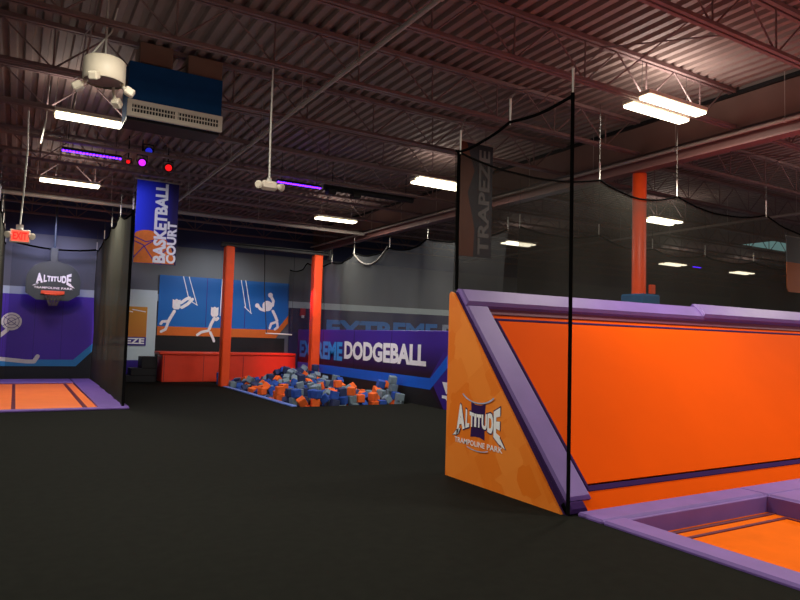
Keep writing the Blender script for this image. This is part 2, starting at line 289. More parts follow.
FOAM_UNDER = [[574,1391,-28,-8,0,-31],[625,1404,-30,25,15,5],[675,1392,-27,15,1,30],[728,1388,-22,-17,-1,16],[760,1393,-20,4,14,12],[783,1388,-20,13,-14,-13],[823,1391,-23,-21,-14,-7],[575,1434,-31,-1,16,2],[596,1414,-31,0,31,-1],[629,1429,-30,1,31,15],[665,1415,-27,1,1,-18],[700,1422,-22,0,-17,5],[724,1420,-19,-10,-17,7],[765,1432,-15,17,1,-9],[795,1424,-17,-1,-17,21],[824,1419,-20,4,14,25],[578,1456,-31,18,-16,3],[606,1461,-30,0,16,-30],[632,1461,-27,0,-12,31],[694,1456,-21,17,-1,-4],[713,1444,-15,-16,8,6],[799,1467,-12,14,-1,-28],[823,1457,-17,14,-14,-5],[608,1498,-30,0,31,6],[629,1488,-29,-15,0,-18],[656,1486,-26,1,-1,-9],[698,1495,-17,31,-2,2],[792,1489,-9,-2,0,-20],[827,1492,-14,-18,1,-16],[575,1526,-31,-31,0,-5],[625,1516,-29,-21,-17,2],[664,1525,-23,30,-1,12],[685,1520,-19,-16,-2,3],[723,1524,-10,-14,-2,-6],[763,1528,-5,7,16,-22],[801,1513,-8,17,1,6],[608,1562,-30,-8,15,0],[633,1561,-28,-16,1,29],[658,1558,-24,15,14,0],[680,1552,-20,29,13,1],[769,1550,-4,-15,0,-4],[804,1559,-7,-2,1,-11],[576,1589,-31,0,0,3],[599,1583,-30,-20,15,-1],[628,1593,-28,1,-15,31],[664,1590,-23,2,-18,-1],[681,1576,-20,-1,2,27],[721,1590,-11,-4,-13,30],[757,1593,-5,-17,15,-6],[787,1594,-5,20,-15,5],[567,1610,-31,0,16,-1],[593,1611,-31,16,0,-28],[632,1612,-28,-15,-17,-1],[658,1619,-25,-17,-17,-1],[681,1616,-21,0,2,30],[723,1611,-11,-18,0,12],[753,1615,-7,-5,17,24],[780,1616,-6,-9,-17,-19],[803,1621,-9,2,-1,25],[568,1656,-31,9,16,-1],[604,1640,-30,0,31,2],[640,1652,-28,-16,-17,-2],[662,1649,-25,-3,14,-1],[691,1649,-20,-2,-1,9],[730,1653,-13,14,-1,7],[800,1646,-11,2,-31,-9],[826,1646,-15,14,-1,-16],[595,1684,-31,-4,15,1],[623,1672,-29,-25,-17,-5],[664,1676,-26,9,14,-1],[688,1683,-22,-23,14,-3],[722,1678,-16,16,-2,-3],[776,1690,-14,-16,-1,-15],[800,1674,-14,1,1,17],[568,1703,-31,-16,0,25],[599,1711,-31,-24,15,-2],[636,1703,-29,-26,-16,0],[660,1699,-27,-1,1,26],[733,1711,-17,17,1,-27],[761,1707,-15,-1,0,3],[803,1715,-17,0,-1,-28],[825,1716,-20,17,1,14],[600,1745,-31,-16,0,13],[626,1742,-30,2,-16,1],[649,1737,-28,1,-17,1],[707,1742,-20,15,30,0],[728,1734,-17,8,-17,2],[788,1742,-17,-16,1,-4],[818,1738,-20,1,-1,28],[577,1771,-31,1,-16,-29],[639,1766,-28,17,15,2],[726,1759,-16,-17,1,27],[772,1759,-15,8,17,-13],[823,1771,-21,22,17,-3],[568,1791,-28,16,10,0],[610,1811,-29,-15,1,-20],[632,1799,-28,1,-1,-4],[655,1790,-25,-10,14,5],[681,1781,-20,13,13,6],[723,1788,-11,-4,-13,-22],[770,1781,-11,2,-1,11],[798,1796,-13,-16,-2,26],[568,1828,-31,16,0,-12],[600,1833,-30,0,15,3],[650,1812,-23,22,13,3],[681,1807,-15,-17,12,7],[741,1818,1,16,-11,-16],[767,1809,-4,-17,-12,-12],[798,1828,-6,-17,20,-7],[825,1822,-12,-2,25,-1],[576,1868,-31,14,-16,0],[618,1854,-27,5,14,2],[636,1846,-23,11,-19,2],[679,1838,-6,-17,26,3],[769,1850,11,-2,21,-9],[807,1856,2,-5,25,-4],[826,1859,-9,-7,-11,-8],[568,1904,-31,0,0,-17],[597,1895,-29,14,14,3],[620,1893,-24,17,13,1],[640,1892,-15,-6,-1,15],[806,1888,6,-6,-10,-4],[825,1890,-5,-19,21,-3],[568,1925,-31,16,0,-3],[590,1919,-29,-30,15,-1],[615,1921,-25,17,-3,-7],[637,1913,-15,17,-22,1],[787,1918,23,7,10,30],[806,1914,10,2,-10,-2],[825,1919,-2,-26,-1,16],[572,1959,-31,31,15,0],[598,1953,-28,-16,30,1],[617,1956,-24,1,3,-31],[653,1963,-4,24,2,17],[772,1970,30,-28,-10,4],[791,1959,21,17,-10,2],[825,1962,-2,6,1,16],[566,1979,-31,15,0,15],[596,1981,-28,30,13,2],[618,1996,-25,16,29,1],[637,1999,-20,30,-4,1],[673,2012,-3,6,-1,-19],[726,2018,18,15,6,18],[771,2005,18,17,-10,8],[806,1996,4,11,21,5],[825,1988,-5,4,21,3],[602,2031,-29,-15,0,-20],[627,2023,-25,-11,13,-4],[663,2041,-16,17,11,-4],[717,2040,4,-2,-5,-8],[808,2031,-6,12,3,-2],[825,2027,-12,24,-12,5],[575,2057,-31,19,-16,-4],[597,2055,-30,-14,-16,-4],[626,2058,-28,19,14,-5],[655,2062,-23,-2,-18,-6],[677,2074,-20,4,19,24],[712,2077,-13,1,4,22],[771,2071,-7,-10,-29,5],[805,2070,-16,-12,-12,8],[575,2086,-31,0,0,9],[612,2081,-30,-9,-16,-7],[639,2081,-28,-16,1,25],[646,2104,-28,-15,-1,-13],[724,2109,-20,-18,-1,0],[764,2095,-13,22,19,-3],[805,2098,-22,-20,-13,10],[573,1412,-21,24,2,2],[600,1394,-31,3,16,3],[643,1392,-17,12,-3,-27],[698,1393,-25,7,-17,6],[628,1441,-11,-2,-17,-12],[653,1441,-24,2,23,20],[682,1412,-13,8,8,28],[736,1435,-16,-30,-1,-3],[764,1437,5,15,1,-23],[789,1424,2,8,-14,-11],[570,1457,-13,31,0,11],[621,1464,-11,-14,-19,0],[672,1456,-24,-1,31,-6],[686,1454,-3,-8,-18,4],[728,1464,-8,3,-10,13],[789,1448,4,-17,4,-19],[828,1447,1,-2,-18,18],[571,1480,-31,-13,16,2],[592,1480,-22,10,-23,6],[622,1489,-11,0,31,0],[649,1486,-8,-1,-14,-30],[676,1481,-11,-7,-5,-24],[801,1473,7,24,-14,-8],[611,1535,-30,-2,-16,0],[616,1517,-11,15,1,26],[662,1517,-5,-11,12,7],[701,1533,-15,0,2,-29],[827,1527,-12,13,0,-16],[568,1550,-31,0,0,9],[603,1566,-11,16,-1,-12],[621,1569,-10,-31,0,-12],[652,1558,-7,-13,-17,0],[696,1556,-6,-9,5,-27],[723,1548,-10,-30,-2,-7],[755,1571,-4,0,-17,-2],[579,1569,-21,23,-8,10],[596,1588,-12,-4,15,-1],[615,1593,-11,13,14,-1],[658,1589,-6,30,0,13],[820,1584,-10,29,0,-15],[609,1614,-14,4,-30,-10],[627,1633,-29,-2,15,-1],[673,1613,-3,-18,0,14],[800,1625,10,-19,-14,5],[827,1606,-13,15,2,0],[602,1663,-27,6,0,-14],[642,1642,-9,1,0,-14],[680,1652,-4,1,-1,-11],[705,1664,-18,-4,-14,28],[760,1655,-10,-1,1,7],[784,1657,0,-7,-28,-9],[825,1630,1,-9,-4,29],[566,1679,-31,-16,0,-1],[659,1672,-8,9,14,-1],[680,1694,-4,-3,-14,-27],[716,1678,2,-2,-18,-4],[745,1667,-12,-14,0,-23],[798,1693,-2,-4,-25,-16],[827,1678,-18,10,-14,5],[666,1723,-26,17,-1,-9],[708,1695,-20,-1,1,23],[806,1718,1,16,1,4],[828,1704,-2,-10,14,21],[599,1750,-12,16,0,-1],[620,1738,-12,1,0,-12],[686,1743,-23,-4,-14,-29],[717,1737,0,-16,14,3],[756,1742,-15,-15,1,-18],[798,1736,1,-14,2,4],[825,1743,-3,2,-31,-13],[580,1769,-13,-23,16,2],[610,1770,-30,-31,0,-16],[698,1766,-19,-10,14,6],[724,1762,3,-17,-1,17],[773,1755,4,8,-17,19],[801,1762,-17,1,1,1],[825,1766,-2,14,0,-19],[591,1792,-29,16,-2,0],[607,1790,-17,26,9,11],[627,1781,-12,-18,-3,17],[652,1788,-6,15,30,-1],[694,1793,-15,31,-3,8],[827,1796,-20,9,18,-6],[577,1813,-17,-3,-9,-12],[596,1831,-12,-1,-31,-14],[624,1826,-27,30,-1,8],[652,1833,-16,-1,21,-20],[694,1820,-7,0,21,-23],[720,1816,-2,14,-4,17],[787,1810,5,-7,-4,1],[813,1813,1,-24,9,3],[567,1850,-20,4,8,-12],[596,1849,-11,17,15,3],[656,1857,-13,2,5,-23],[757,1862,20,14,-5,26],[828,1841,7,17,12,17],[567,1887,-17,-18,8,15],[585,1887,-12,2,14,3],[608,1876,-13,14,-8,-19],[659,1893,-2,-12,-23,3],[790,1872,11,0,-10,-5],[586,1925,-11,1,31,13],[606,1921,-8,0,-3,-3],[654,1915,-3,1,-8,-30],[828,1925,21,-6,-15,-10],[568,1958,-12,0,0,27],[588,1944,-11,11,-17,1],[618,1956,-5,21,-19,-1],[634,1975,-19,-26,11,0],[813,1967,14,10,-6,8],[655,1991,-8,1,-9,29],[643,2022,0,4,-3,-12],[761,1992,28,2,-10,8],[785,1984,19,5,1,19],[824,2008,13,6,3,18],[568,2013,-31,22,15,1],[797,2014,7,3,-8,6],[828,2032,9,0,3,16],[567,2065,-13,1,0,-29],[626,2064,-9,19,14,-5],[699,2061,-7,-5,-12,-1],[771,2045,1,-19,-11,10],[802,2051,-6,-6,3,15],[824,2058,-18,1,-3,-29],[572,2088,-13,-31,0,-13],[588,2102,-31,2,16,-5],[623,2090,-11,5,-10,4],[659,2087,-25,-31,-2,-10],[698,2107,-17,-21,-6,8],[748,2107,-10,12,3,-10],[787,2084,-16,-13,0,27],[608,1391,-12,0,0,-25],[721,1420,3,-2,-24,-13],[650,1426,-12,9,-7,-15],[676,1432,-12,-16,-6,18],[730,1447,3,18,10,-17],[597,1457,-12,15,0,20],[665,1462,-3,-15,25,-3],[741,1488,2,-10,5,11],[771,1464,-10,17,-14,-14],[806,1441,-2,17,-5,12],[586,1473,-1,-16,12,5],[646,1485,10,10,-17,1],[724,1488,-12,14,-18,4],[767,1491,-7,-9,-15,-18],[821,1474,2,-1,-26,-13],[594,1517,-28,16,-4,-21],[641,1506,-15,-2,-7,31],[656,1507,11,8,-12,-24],[677,1537,-2,-23,-1,2],[717,1526,7,-31,-2,-1],[746,1523,10,-8,-24,3],[566,1546,-13,-12,-16,-3],[591,1546,-20,18,-8,-5],[641,1537,-23,-4,10,15],[653,1539,7,-21,-9,-15],[710,1570,0,-9,26,4],[733,1568,-1,2,-26,-18],[741,1540,-6,-24,-18,2],[764,1542,15,0,0,30],[828,1555,-11,0,-30,0],[594,1582,6,-22,15,-1],[633,1601,-3,-7,-5,22],[654,1586,12,-1,-2,3],[695,1607,1,-8,-2,-3],[779,1572,-4,31,0,0],[612,1613,5,1,11,-28],[626,1627,-10,31,-1,6],[652,1618,-7,-26,14,-1],[700,1619,-11,-21,-6,18],[776,1613,13,16,1,16],[619,1653,-16,22,-2,-15],[640,1661,-9,-1,0,18],[665,1635,-6,17,1,-27],[704,1662,1,-16,-2,-3],[744,1640,-10,-1,0,7],[770,1635,-8,1,-31,3],[809,1657,5,14,-1,-16],[654,1694,-5,-7,1,23],[677,1674,7,6,-8,-17],[731,1664,5,14,0,9],[641,1731,-10,21,15,2],[694,1713,-16,-6,-7,-18],[720,1718,0,4,-17,-1],[778,1720,-16,31,1,4],[569,1729,-31,16,-16,0],[665,1750,-26,16,1,-29],[663,1745,-7,-10,14,3],[753,1730,3,11,-16,9],[627,1760,-11,31,14,-1],[659,1771,-25,-23,-17,7],[681,1763,-4,-17,-19,6],[826,1763,16,14,0,-17],[660,1807,-3,14,-24,-2],[748,1788,-6,-4,0,23],[772,1784,8,-31,2,-6],[801,1788,4,-10,13,23],[621,1828,-9,-4,-17,2],[730,1797,13,-1,28,12],[761,1832,5,2,4,-7],[827,1792,-1,-30,-1,16],[594,1858,-30,0,31,-1],[639,1868,-19,29,-4,10],[664,1870,1,-9,-26,-2],[694,1844,4,-28,-5,3],[810,1829,16,-23,-6,13],[628,1888,-1,-9,1,-16],[774,1884,23,-15,-10,-6],[806,1937,12,-10,1,14],[597,1961,-8,3,31,13],[628,1936,-9,13,-4,-12],[772,1926,34,3,-5,23],[583,1977,-12,-29,-3,-3],[612,1979,-11,-6,6,-4],[670,1987,4,8,1,13],[686,1992,15,13,8,-5],[697,2022,6,1,10,-8],[806,1988,26,12,28,3],[829,2020,32,0,-28,16],[579,2033,-24,-8,-5,29],[586,2004,-30,-15,0,-7],[619,2028,-9,-14,13,-4],[652,2021,-16,-29,-3,-10],[684,2034,-5,-2,5,20],[795,2008,28,12,-23,11],[827,2051,20,17,-5,15],[593,2063,-12,-3,15,-4],[651,2067,-6,-6,13,-6],[732,2062,-4,6,11,-14],[786,2062,4,-11,9,-4],[827,2061,0,14,2,0],[568,2109,-17,-17,-5,0],[611,2107,-15,2,-3,25],[654,2089,-8,-10,14,-7],[674,2102,-16,-11,7,-24],[719,2110,-1,11,15,-4],[822,2086,-11,-10,-8,-9],[717,1434,15,9,-7,18],[599,1436,-25,11,4,-17],[725,1459,18,-5,-2,-4],[594,1456,6,0,0,-10],[613,1466,5,-3,29,-10],[706,1472,-17,1,-2,-3],[734,1472,9,-2,5,11],[567,1503,-26,3,26,15],[582,1475,18,-14,-20,5],[625,1485,8,7,15,2],[694,1494,1,16,29,2],[745,1508,-7,1,30,12],[587,1500,-15,21,8,6],[640,1529,-5,-17,5,-21],[825,1506,5,6,-10,15],[583,1550,0,-15,-22,1],[615,1542,-11,0,31,-2],[670,1569,-3,-2,-19,6],[638,1577,-10,-15,9,-12],[691,1593,-17,-15,-2,-3],[565,1631,-21,-16,8,-17],[696,1635,-2,-20,6,-14],[778,1632,11,0,-1,-14],[585,1633,-31,-15,0,-15],[615,1688,-15,-14,-7,-15],[714,1642,-15,14,-1,7],[722,1638,6,-31,-1,4],[640,1683,-15,-8,-3,-12],[699,1692,-2,-4,14,-3],[755,1685,-3,-7,25,9],[824,1680,1,3,-17,-25],[565,1748,-20,-1,9,15],[638,1711,1,10,8,-27],[659,1727,-8,0,30,-3],[680,1719,-3,10,-5,-19],[725,1700,1,15,-1,2],[697,1739,-3,16,-1,2],[658,1768,-7,-4,-14,-25],[751,1766,-13,11,17,-16],[622,1804,-6,24,9,-7],[679,1784,1,5,1,-13],[599,1812,-12,2,-17,0],[641,1814,2,-24,2,16],[744,1840,11,20,-3,7],[804,1807,16,-11,9,3],[616,1849,-8,-31,-2,2],[737,1815,20,-1,4,-18],[791,1898,17,-4,5,-10],[623,1909,-2,-28,-6,-4],[633,1967,7,-22,-7,-18],[651,1942,-5,-7,3,19],[589,1997,-10,15,2,29],[620,2004,-6,6,-19,-2],[825,1991,28,-4,25,-15],[596,2037,-5,10,-5,31],[744,2041,6,19,11,-16],[785,2032,2,-11,1,22],[637,2042,-13,-6,28,9],[675,2058,-4,23,4,-1],[727,2072,12,1,-26,16],[753,2061,8,-7,-8,1],[780,2106,-20,-2,-1,-11],[827,2078,16,-14,5,16],[586,2109,-9,21,-2,-17],[642,2110,-11,31,1,16],[696,2090,-3,-21,8,16],[724,2089,4,26,1,0],[745,2082,-11,-13,2,26],[804,2109,-5,30,1,0],[808,2087,1,-26,7,-1],[703,1443,3,-6,4,28],[640,1464,2,25,-3,6],[770,1462,8,-15,17,-14],[749,1458,-12,1,-14,-21],[602,1490,3,-27,0,-16],[678,1446,14,-17,-1,16],[714,1503,0,7,-8,-21],[596,1513,4,-8,-9,9],[593,1526,-10,-11,-10,13],[632,1506,8,7,8,17]]
# ------------------------------------------------------------------ camera (eye height 1.6 m)
yaw, pit, rol, FPX = 0.53187, 0.058016, 0.0287647, 651.5
f = Vector((math.sin(yaw)*math.cos(pit), math.cos(yaw)*math.cos(pit), math.sin(pit)))
r = Vector((math.cos(yaw), -math.sin(yaw), 0)); u = r.cross(f)
r2 = r*math.cos(rol)+u*math.sin(rol); u2 = -r*math.sin(rol)+u*math.cos(rol)
cam = bpy.data.cameras.new('camera'); co = bpy.data.objects.new('camera', cam); COL.objects.link(co)
mw = Matrix((r2, u2, -f)).transposed().to_4x4(); mw.translation = (0, 0, 1.6); co.matrix_world = mw
cam.sensor_width = 36; cam.lens = FPX/800*36; cam.clip_end = 200
SC.camera = co

# ------------------------------------------------------------------ shell
XL, XR, YF, YB, ZD = -9.0, 36.0, -7.0, 23.0, 5.66
mb = MB()
holes = [(4.60, -4.5, 15.0, 4.43), (5.50, 13.70, 8.45, 21.35)]
xs = sorted({XL, XR}|{h[0] for h in holes}|{h[2] for h in holes}); ys = sorted({YF, YB}|{h[1] for h in holes}|{h[3] for h in holes})
for i in range(len(xs)-1):
    for j in range(len(ys)-1):
        cx, cy = (xs[i]+xs[i+1])/2, (ys[j]+ys[j+1])/2
        if any(h[0] < cx < h[2] and h[1] < cy < h[3] for h in holes): continue
        mb.add([(xs[i], ys[j], 0), (xs[i+1], ys[j], 0), (xs[i+1], ys[j+1], 0), (xs[i], ys[j+1], 0)], [(0, 1, 2, 3)])
for h in holes:   # sides and bottom of the sunken pits
    x0, y0, x1, y1 = h; d = -.5
    mb.add([(x0,y0,0),(x1,y0,0),(x1,y1,0),(x0,y1,0),(x0,y0,d),(x1,y0,d),(x1,y1,d),(x0,y1,d)], [(0,1,5,4),(1,2,6,5),(2,3,7,6),(3,0,4,7),(4,5,6,7)])
struct(mb.build('floor', 'carpet'))
# corrugated roof deck, flutes running along y
mb = MB(); px = .1524*1.3; n = int((XR-XL)/px); vs = []
for k in range(n):
    x = XL+k*px
    for dx, dz in ((0, 0), (.42, 0), (.52, .06), (.90, .06)): vs.append((x+dx*px, dz))
vs.append((XR, 0)); v3 = [(x, YF, ZD+z) for x, z in vs]+[(x, YB, ZD+z) for x, z in vs]; m_ = len(vs)
mb.add(v3, [(i, i+1, m_+i+1, m_+i) for i in range(m_-1)])
struct(mb.build('ceiling', 'deck'))
zt = 5.78
wb = struct(MB().box((XL, YB, 0), (XR, YB+.2, zt)).build('wall_back', 'wall'))
MB().box((XL, YB-.02, 4.5), (XR, YB, 5.66)).build('upper_wall_band', 'wall_blue', wb)
MB().box((XL, YB-.03, 2.6), (XR, YB, 2.84)).build('pale_wall_stripe', 'wall_pale', wb)
MB().box((2.2, YB-.045, .62), (4.06, YB, 2.95)).build('pale_wall_field', 'wall_pale', wb)
MB().box((2.2, YB-.055, 0), (4.06, YB, .62)).build('indigo_base_band', 'indigo', wb)
MB().box((4.06, YB-.05, 0), (8.6, YB, 1.45)).build('dark_base_pad', 'black', wb)
struct(MB().box((XL-.2, YF, 0), (XL, YB, zt)).build('wall_left', 'wall'))
struct(MB().box((XR, YF, 0), (XR+.2, YB, zt)).build('wall_right', 'wall_dark'))
struct(MB().box((XL, YF-.2, 0), (XR, YF, zt)).build('wall_front', 'wall_dark'))

# ------------------------------------------------------------------ roof joists
def joist(y, x0, x1, zb=5.05, zt_=5.6):
    t = thing('roof_joist', (x0, y, zb), 'dull red open-web steel joist spanning under the corrugated roof deck', 'joist', 'open-web joists under the roof deck')
    b = MB()
    for s in (-1, 1): b.box((x0, y+s*.035-.022, zb-.02), (x1, y+s*.035+.022, zb+.025))
    b.build('bottom_chord', 'steel', t)
    b = MB()
    for s in (-1, 1): b.box((x0, y+s*.04-.025, zt_), (x1, y+s*.04+.025, zt_+.055))
    b.build('top_chord', 'steel', t)
    b = MB(); x = math.ceil(x0/1.21)*1.21+.25; p = 1.21
    while x < x1:
        b.tube([(x, y, zb), (x, y, zt_)], .012, 5, False)
        if x-p/2 > x0: b.tube([(x, y, zb), (x-p/2, y, zt_)], .012, 5, False)
        if x+p/2 < x1: b.tube([(x, y, zb), (x+p/2, y, zt_)], .012, 5, False)
        x += p
    b.build('web', 'steel', t)
ys_j = [2.4+1.83*k for k in range(12)]
GX = 9.6
for y in ys_j:
    joist(y, XL, GX-.05); joist(y, GX+.17, XR)
# girder line carrying the joists, over the orange column
g = thing('roof_girder', (GX, 8, 4.72), 'brown and red steel girder above the orange column, right of the bright twin light', 'girder')
MB().box((GX, YF, 5.04), (GX+.1, YB-.02, 5.56)).build('girder_web', 'girder', g)
MB().box((GX-.06, YF, 5.56), (GX+.12, YB-.02, 5.62)).build('gap_shade_strip', 'black', g)  # black strip standing in for the shadowed gap below the deck
b = MB().box((GX-.02, YF, 4.76), (GX+.2, YB-.02, 4.79)).box((GX-.02, YF, 4.94), (GX+.2, YB-.02, 4.97)).box((GX+.05, YF, 4.79), (GX+.12, YB-.02, 4.94))
b.build('bottom_beam', 'beam', g)
def pipe(x, z, r_, y0, y1, label, m='pipe'):
    t = thing('sprinkler_pipe', (x, y0, z), label, 'pipe')
    MB().tube([(x, y0, z), (x, y1, z)], r_, 10).build('pipe_run', m, t)
    y = y0+1.2
    while y < y1:
        MB().tube([(x, y-.02, z), (x, y+.02, z)], r_*1.35, 10).build('hanger', m, t); MB().tube([(x, y, z+r_*.5), (x, y, ZD)], .006, 5, False).build('hanger_rod', m, t); y += 1.83
pipe(3.46, 4.98, .03, YF+.05, YB-.1, 'long grey pipe running diagonally overhead past the hanging emergency light')
pipe(9.5, 4.93, .03, YF+.05, YB-.1, 'pale pipe running alongside the girder above the orange column')
pipe(16.64, 4.98, .035, YF+.05, YB-.1, 'pale pipe seen through the back netting beyond the orange column')
t = thing('sprinkler_main', (XL, 18.55, 4.92), 'thick grey pipe crossing the far ceiling above the orange trapeze posts', 'pipe')
MB().tube([(XL, 18.55, 4.9), (GX-.1, 18.55, 4.9)], .055, 12).build('pipe_run', 'pipe', t)
for k in range(9): MB().tube([(XL+1+k*2, 18.55, 4.95), (XL+1+k*2, 18.55, ZD)], .008, 5, False).build('hanger_rod', 'pipe', t)
for x in (.6, 6.65, 12.7):   # X bracing between joists
    t = thing('cross_bracing', (x, 7.93, 5.05), {.6: 'thin steel X bracing between joists above the white drum fan', 6.65: 'thin steel X bracing between joists left of the twin bright light', 12.7: 'thin steel X bracing between joists right of the orange column'}[x], 'bracing')
    for y in ys_j[1:8]:
        b = MB().tube([(x, y, 5.06), (x, y+1.83, 5.6)], .01, 5, False).tube([(x+.02, y, 5.6), (x+.02, y+1.83, 5.06)], .01, 5, False); b.build('brace', 'steel', t)

# ------------------------------------------------------------------ lights
def area(name, loc, sx, sy, power, color, rot=(0, 0, 0), parent=None, spread=PI):
    l = bpy.data.lights.new(name, 'AREA'); l.shape = 'RECTANGLE'; l.size = sx; l.size_y = sy; l.energy = power; l.color = color; l.spread = spread
    o = bpy.data.objects.new(name, l); COL.objects.link(o); o.location = loc; o.rotation_euler = rot
    if parent is not None: o.parent = parent
    return o
def spot(name, loc, aim, power, color, ang=1.2, rad=.1, parent=None, blend=.8):
    l = bpy.data.lights.new(name, 'SPOT'); l.energy = power; l.color = color; l.spot_size = ang; l.spot_blend = blend; l.shadow_soft_size = rad
    o = bpy.data.objects.new(name, l); COL.objects.link(o); w = Vector(loc)
    o.rotation_euler = (Vector(aim)-w).to_track_quat('-Z', 'Y').to_euler()
    if parent is not None: o.parent = parent; o.location = w-Vector(parent['_w'])
    else: o.location = w
    return o
def fixture(x, y, label, L=1.28, z=4.98, power=150, twin=True, up=6):
    t = thing('ceiling_light', (x, y, z), label, 'light', None)
    rows = ((-.17, -.03), (.17, .05)) if twin else ((0, 0),)
    w = .10 if twin else .15
    for dy, dx in rows:
        hs = MB().box((x-L/2+dx, y+dy-w, z+.035), (x+L/2+dx, y+dy+w, z+.1), .01).build('housing', 'cream', t)
        MB().box((x-L/2+.02+dx, y+dy-w+.008, z-.005), (x+L/2-.02+dx, y+dy+w-.008, z+.034), .012).build('diffuser', 'tube', hs)
    for s in (-.5, .5): MB().tube([(x+s, y, z+.1), (x+s*.96, y, ZD)], .004, 5, False).build('hanging_wire', 'cord', t)
    area('lamp', (0, 0, -.03), 1.2, .36, power, (1, .93, .80), parent=t)
    area('uplight', (0, 0, .13), 1.3, .4, up, (1, .90, .80), rot=(PI, 0, 0), parent=t)
    return t
fixture(.86, 11.62, 'bright white tube light hanging below the white drum fan', twin=False, up=9, L=1.02)
fixture(.93, 17.0, 'white tube light above the basketball hoop, left of the blue banner', twin=False)
fixture(7.9, 6.05, 'large bright twin tube light near the top right, nearest of the lights', power=140, up=22)
fixture(7.85, 11.8, 'white tube light just left of the black net corner')
fixture(7.95, 17.35, 'white tube light above the right orange trapeze post', twin=False, power=130)
fixture(15.0, 17.45, 'small white tube light seen through the net right of the TRAPEZE banner')
fixture(15.08, 11.65, 'white tube light right beside the orange column')
fixture(23.6, 17.65, 'small white tube light right of the orange column, next to a violet glow')
fixture(28.4, 17.6, 'small white tube light farthest right, left of the orange and grey banner')
fixture(.86, 6.0, 'tube light overhead above the blue air unit', power=150)
fixture(-6.2, 11.6, 'tube light over the hall left of the basketball court')
fixture(7.9, .5, 'tube light over the near trampolines behind the camera side', power=210, up=24)
fixture(14.5, .5, 'tube light over the far end of the near trampolines', power=210, up=24)
fixture(14.5, 6.05, 'tube light beyond the angled wall at the right', power=160, up=20)
fixture(.86, .5, 'tube light directly above the camera side of the hall', power=90)
def led_bar(x, y, z, label, col='uv', L=1.05, power=16, lc=(.25, .08, 1)):
    t = thing('led_bar', (x, y, z), label, 'light')
    MB().box((x-L/2, y-.035, z), (x+L/2, y+.035, z+.06), .01).build('housing', 'black', t)
    b = MB(); n = 18
    for k in range(n):
        cx = x-L/2+L*(k+.5)/n; b.box((cx-.022, y-.045, z-.022), (cx+.022, y+.02, z+.004), .008)
    b.build('diode_row', col, t)
    for q in (-.4, .4): MB().tube([(x+L*q, y, z+.06), (x+L*q, y, ZD)], .006, 5, False).build('hanging_wire', 'black', t)
    area('lamp', (0, 0, -.06), L, .1, power, lc, parent=t)
led_bar(1.1, 13.72, 4.96, 'violet LED bar left of the stage spotlights under the roof')
led_bar(5.36, 13.75, 4.99, 'violet LED bar next to the hanging white emergency light')
led_bar(24.7, 17.3, 4.95, 'small violet LED bar beside a far white tube light', L=.5, power=4)
# stage spots
def stage_spot(x, y, z, aim, lens, power, lc, label, s=.11):
    t = thing('stage_spotlight', (x, y, z), label, 'spotlight')
    d = (Vector(aim)-Vector((x, y, z))).normalized(); p = Vector((x, y, z))
    MB().tube([p-d*s*1.6, p-d*s*1.1, p+d*s*.9, p+d*s*1.1], [s*.5, s*.85, s, s*1.1], 14).build('lamp_can', 'black', t)
    MB().tube([p+d*s*1.11, p+d*s*1.2], [s*.8, s*.6], 14).build('lens', lens, t)
    MB().tube([p+Vector((s*1.15, 0, 0)), p+Vector((s*1.15, 0, s*1.6)), p+Vector((-s*1.15, 0, s*1.6)), p+Vector((-s*1.15, 0, 0))], .012, 6).tube([p+Vector((0, 0, s*1.6)), (x, y, ZD)], .014, 6).build('yoke', 'black', t)
    if power: spot('lamp', p+d*s*1.4, aim, power, lc, .9, parent=t)
stage_spot(2.13, 14.6, 5.17, (1.8, 10, 3.6), 'magenta_led', 0, (1, .2, 1), 'stage spotlight with glowing magenta lens, middle of the row of three', .09)
stage_spot(2.3, 14.9, 5.5, (1.8, 10, 4.6), 'blue_led', 0, (.2, .2, 1), 'stage spotlight with a dim blue lens just above the magenta one', .09)
stage_spot(2.72, 14.9, 5.2, (2.4, 10, 4.4), 'red_led', 0, (1, .1, .1), 'stage spotlight glowing red, right of the magenta one above the blue banner', .09)
stage_spot(1.85, 14.5, 5.1, (1, 10, 4.8), 'red_led', 0, (1, .1, .1), 'black stage spotlight with a small red dot left of the magenta one', .05)
t = thing('lighting_truss', (7, 13.8, 5.0), 'black lighting truss right of the violet LED bar and emergency light', 'truss')
MB().tube([(6.0, 13.8, 5.04), (8.4, 13.8, 5.04)], .07, 10).build('truss_tube', 'black', t)
for q in (6.05, 6.7): MB().box((q, 13.7, 4.88), (q+.22, 13.9, 5.02), .02).build('clamp', 'black', t)
for q in (6.2, 8.2): MB().tube([(q, 13.8, 5.1), (q, 13.8, ZD)], .01, 5).build('hanging_wire', 'black', t)

for k, (x, y, z, p, c) in enumerate(((3.5, 3.2, 2.7, 40, (1, .80, .76)), (1.5, 8.6, 3.0, 30, (1, .9, .86)), (8.0, 4.0, 3.0, 46, (1, .72, .68)), (5.6, 10.5, 3.2, 34, (1, .88, .86)), (13.5, 5.0, 3.2, 60, (1, .74, .7)), (-3.5, 10, 3.2, 40, (1, .9, .9)), (4.6, 15.5, 3.2, 34, (.95, .92, 1)), (13, 14, 3.4, 40, (.9, .9, 1)), (20, 9, 3.4, 40, (1, .85, .85)), (24, 15, 3.4, 30, (.9, .9, 1)))):
    l = bpy.data.lights.new('ambient_fill', 'POINT'); l.energy = p*.6; l.color = c; l.shadow_soft_size = .9  # unseen point lamps added as soft ambient fill for the ceiling
    o = bpy.data.objects.new('ambient_fill', l); COL.objects.link(o); o.location = (x, y, z)
spot('mural_fill', (5.9, 20.4, 4.7), (5.9, 23, 1.9), 190, (.95, .97, 1), 1.7, .3)  # unseen spot added to brighten the mural
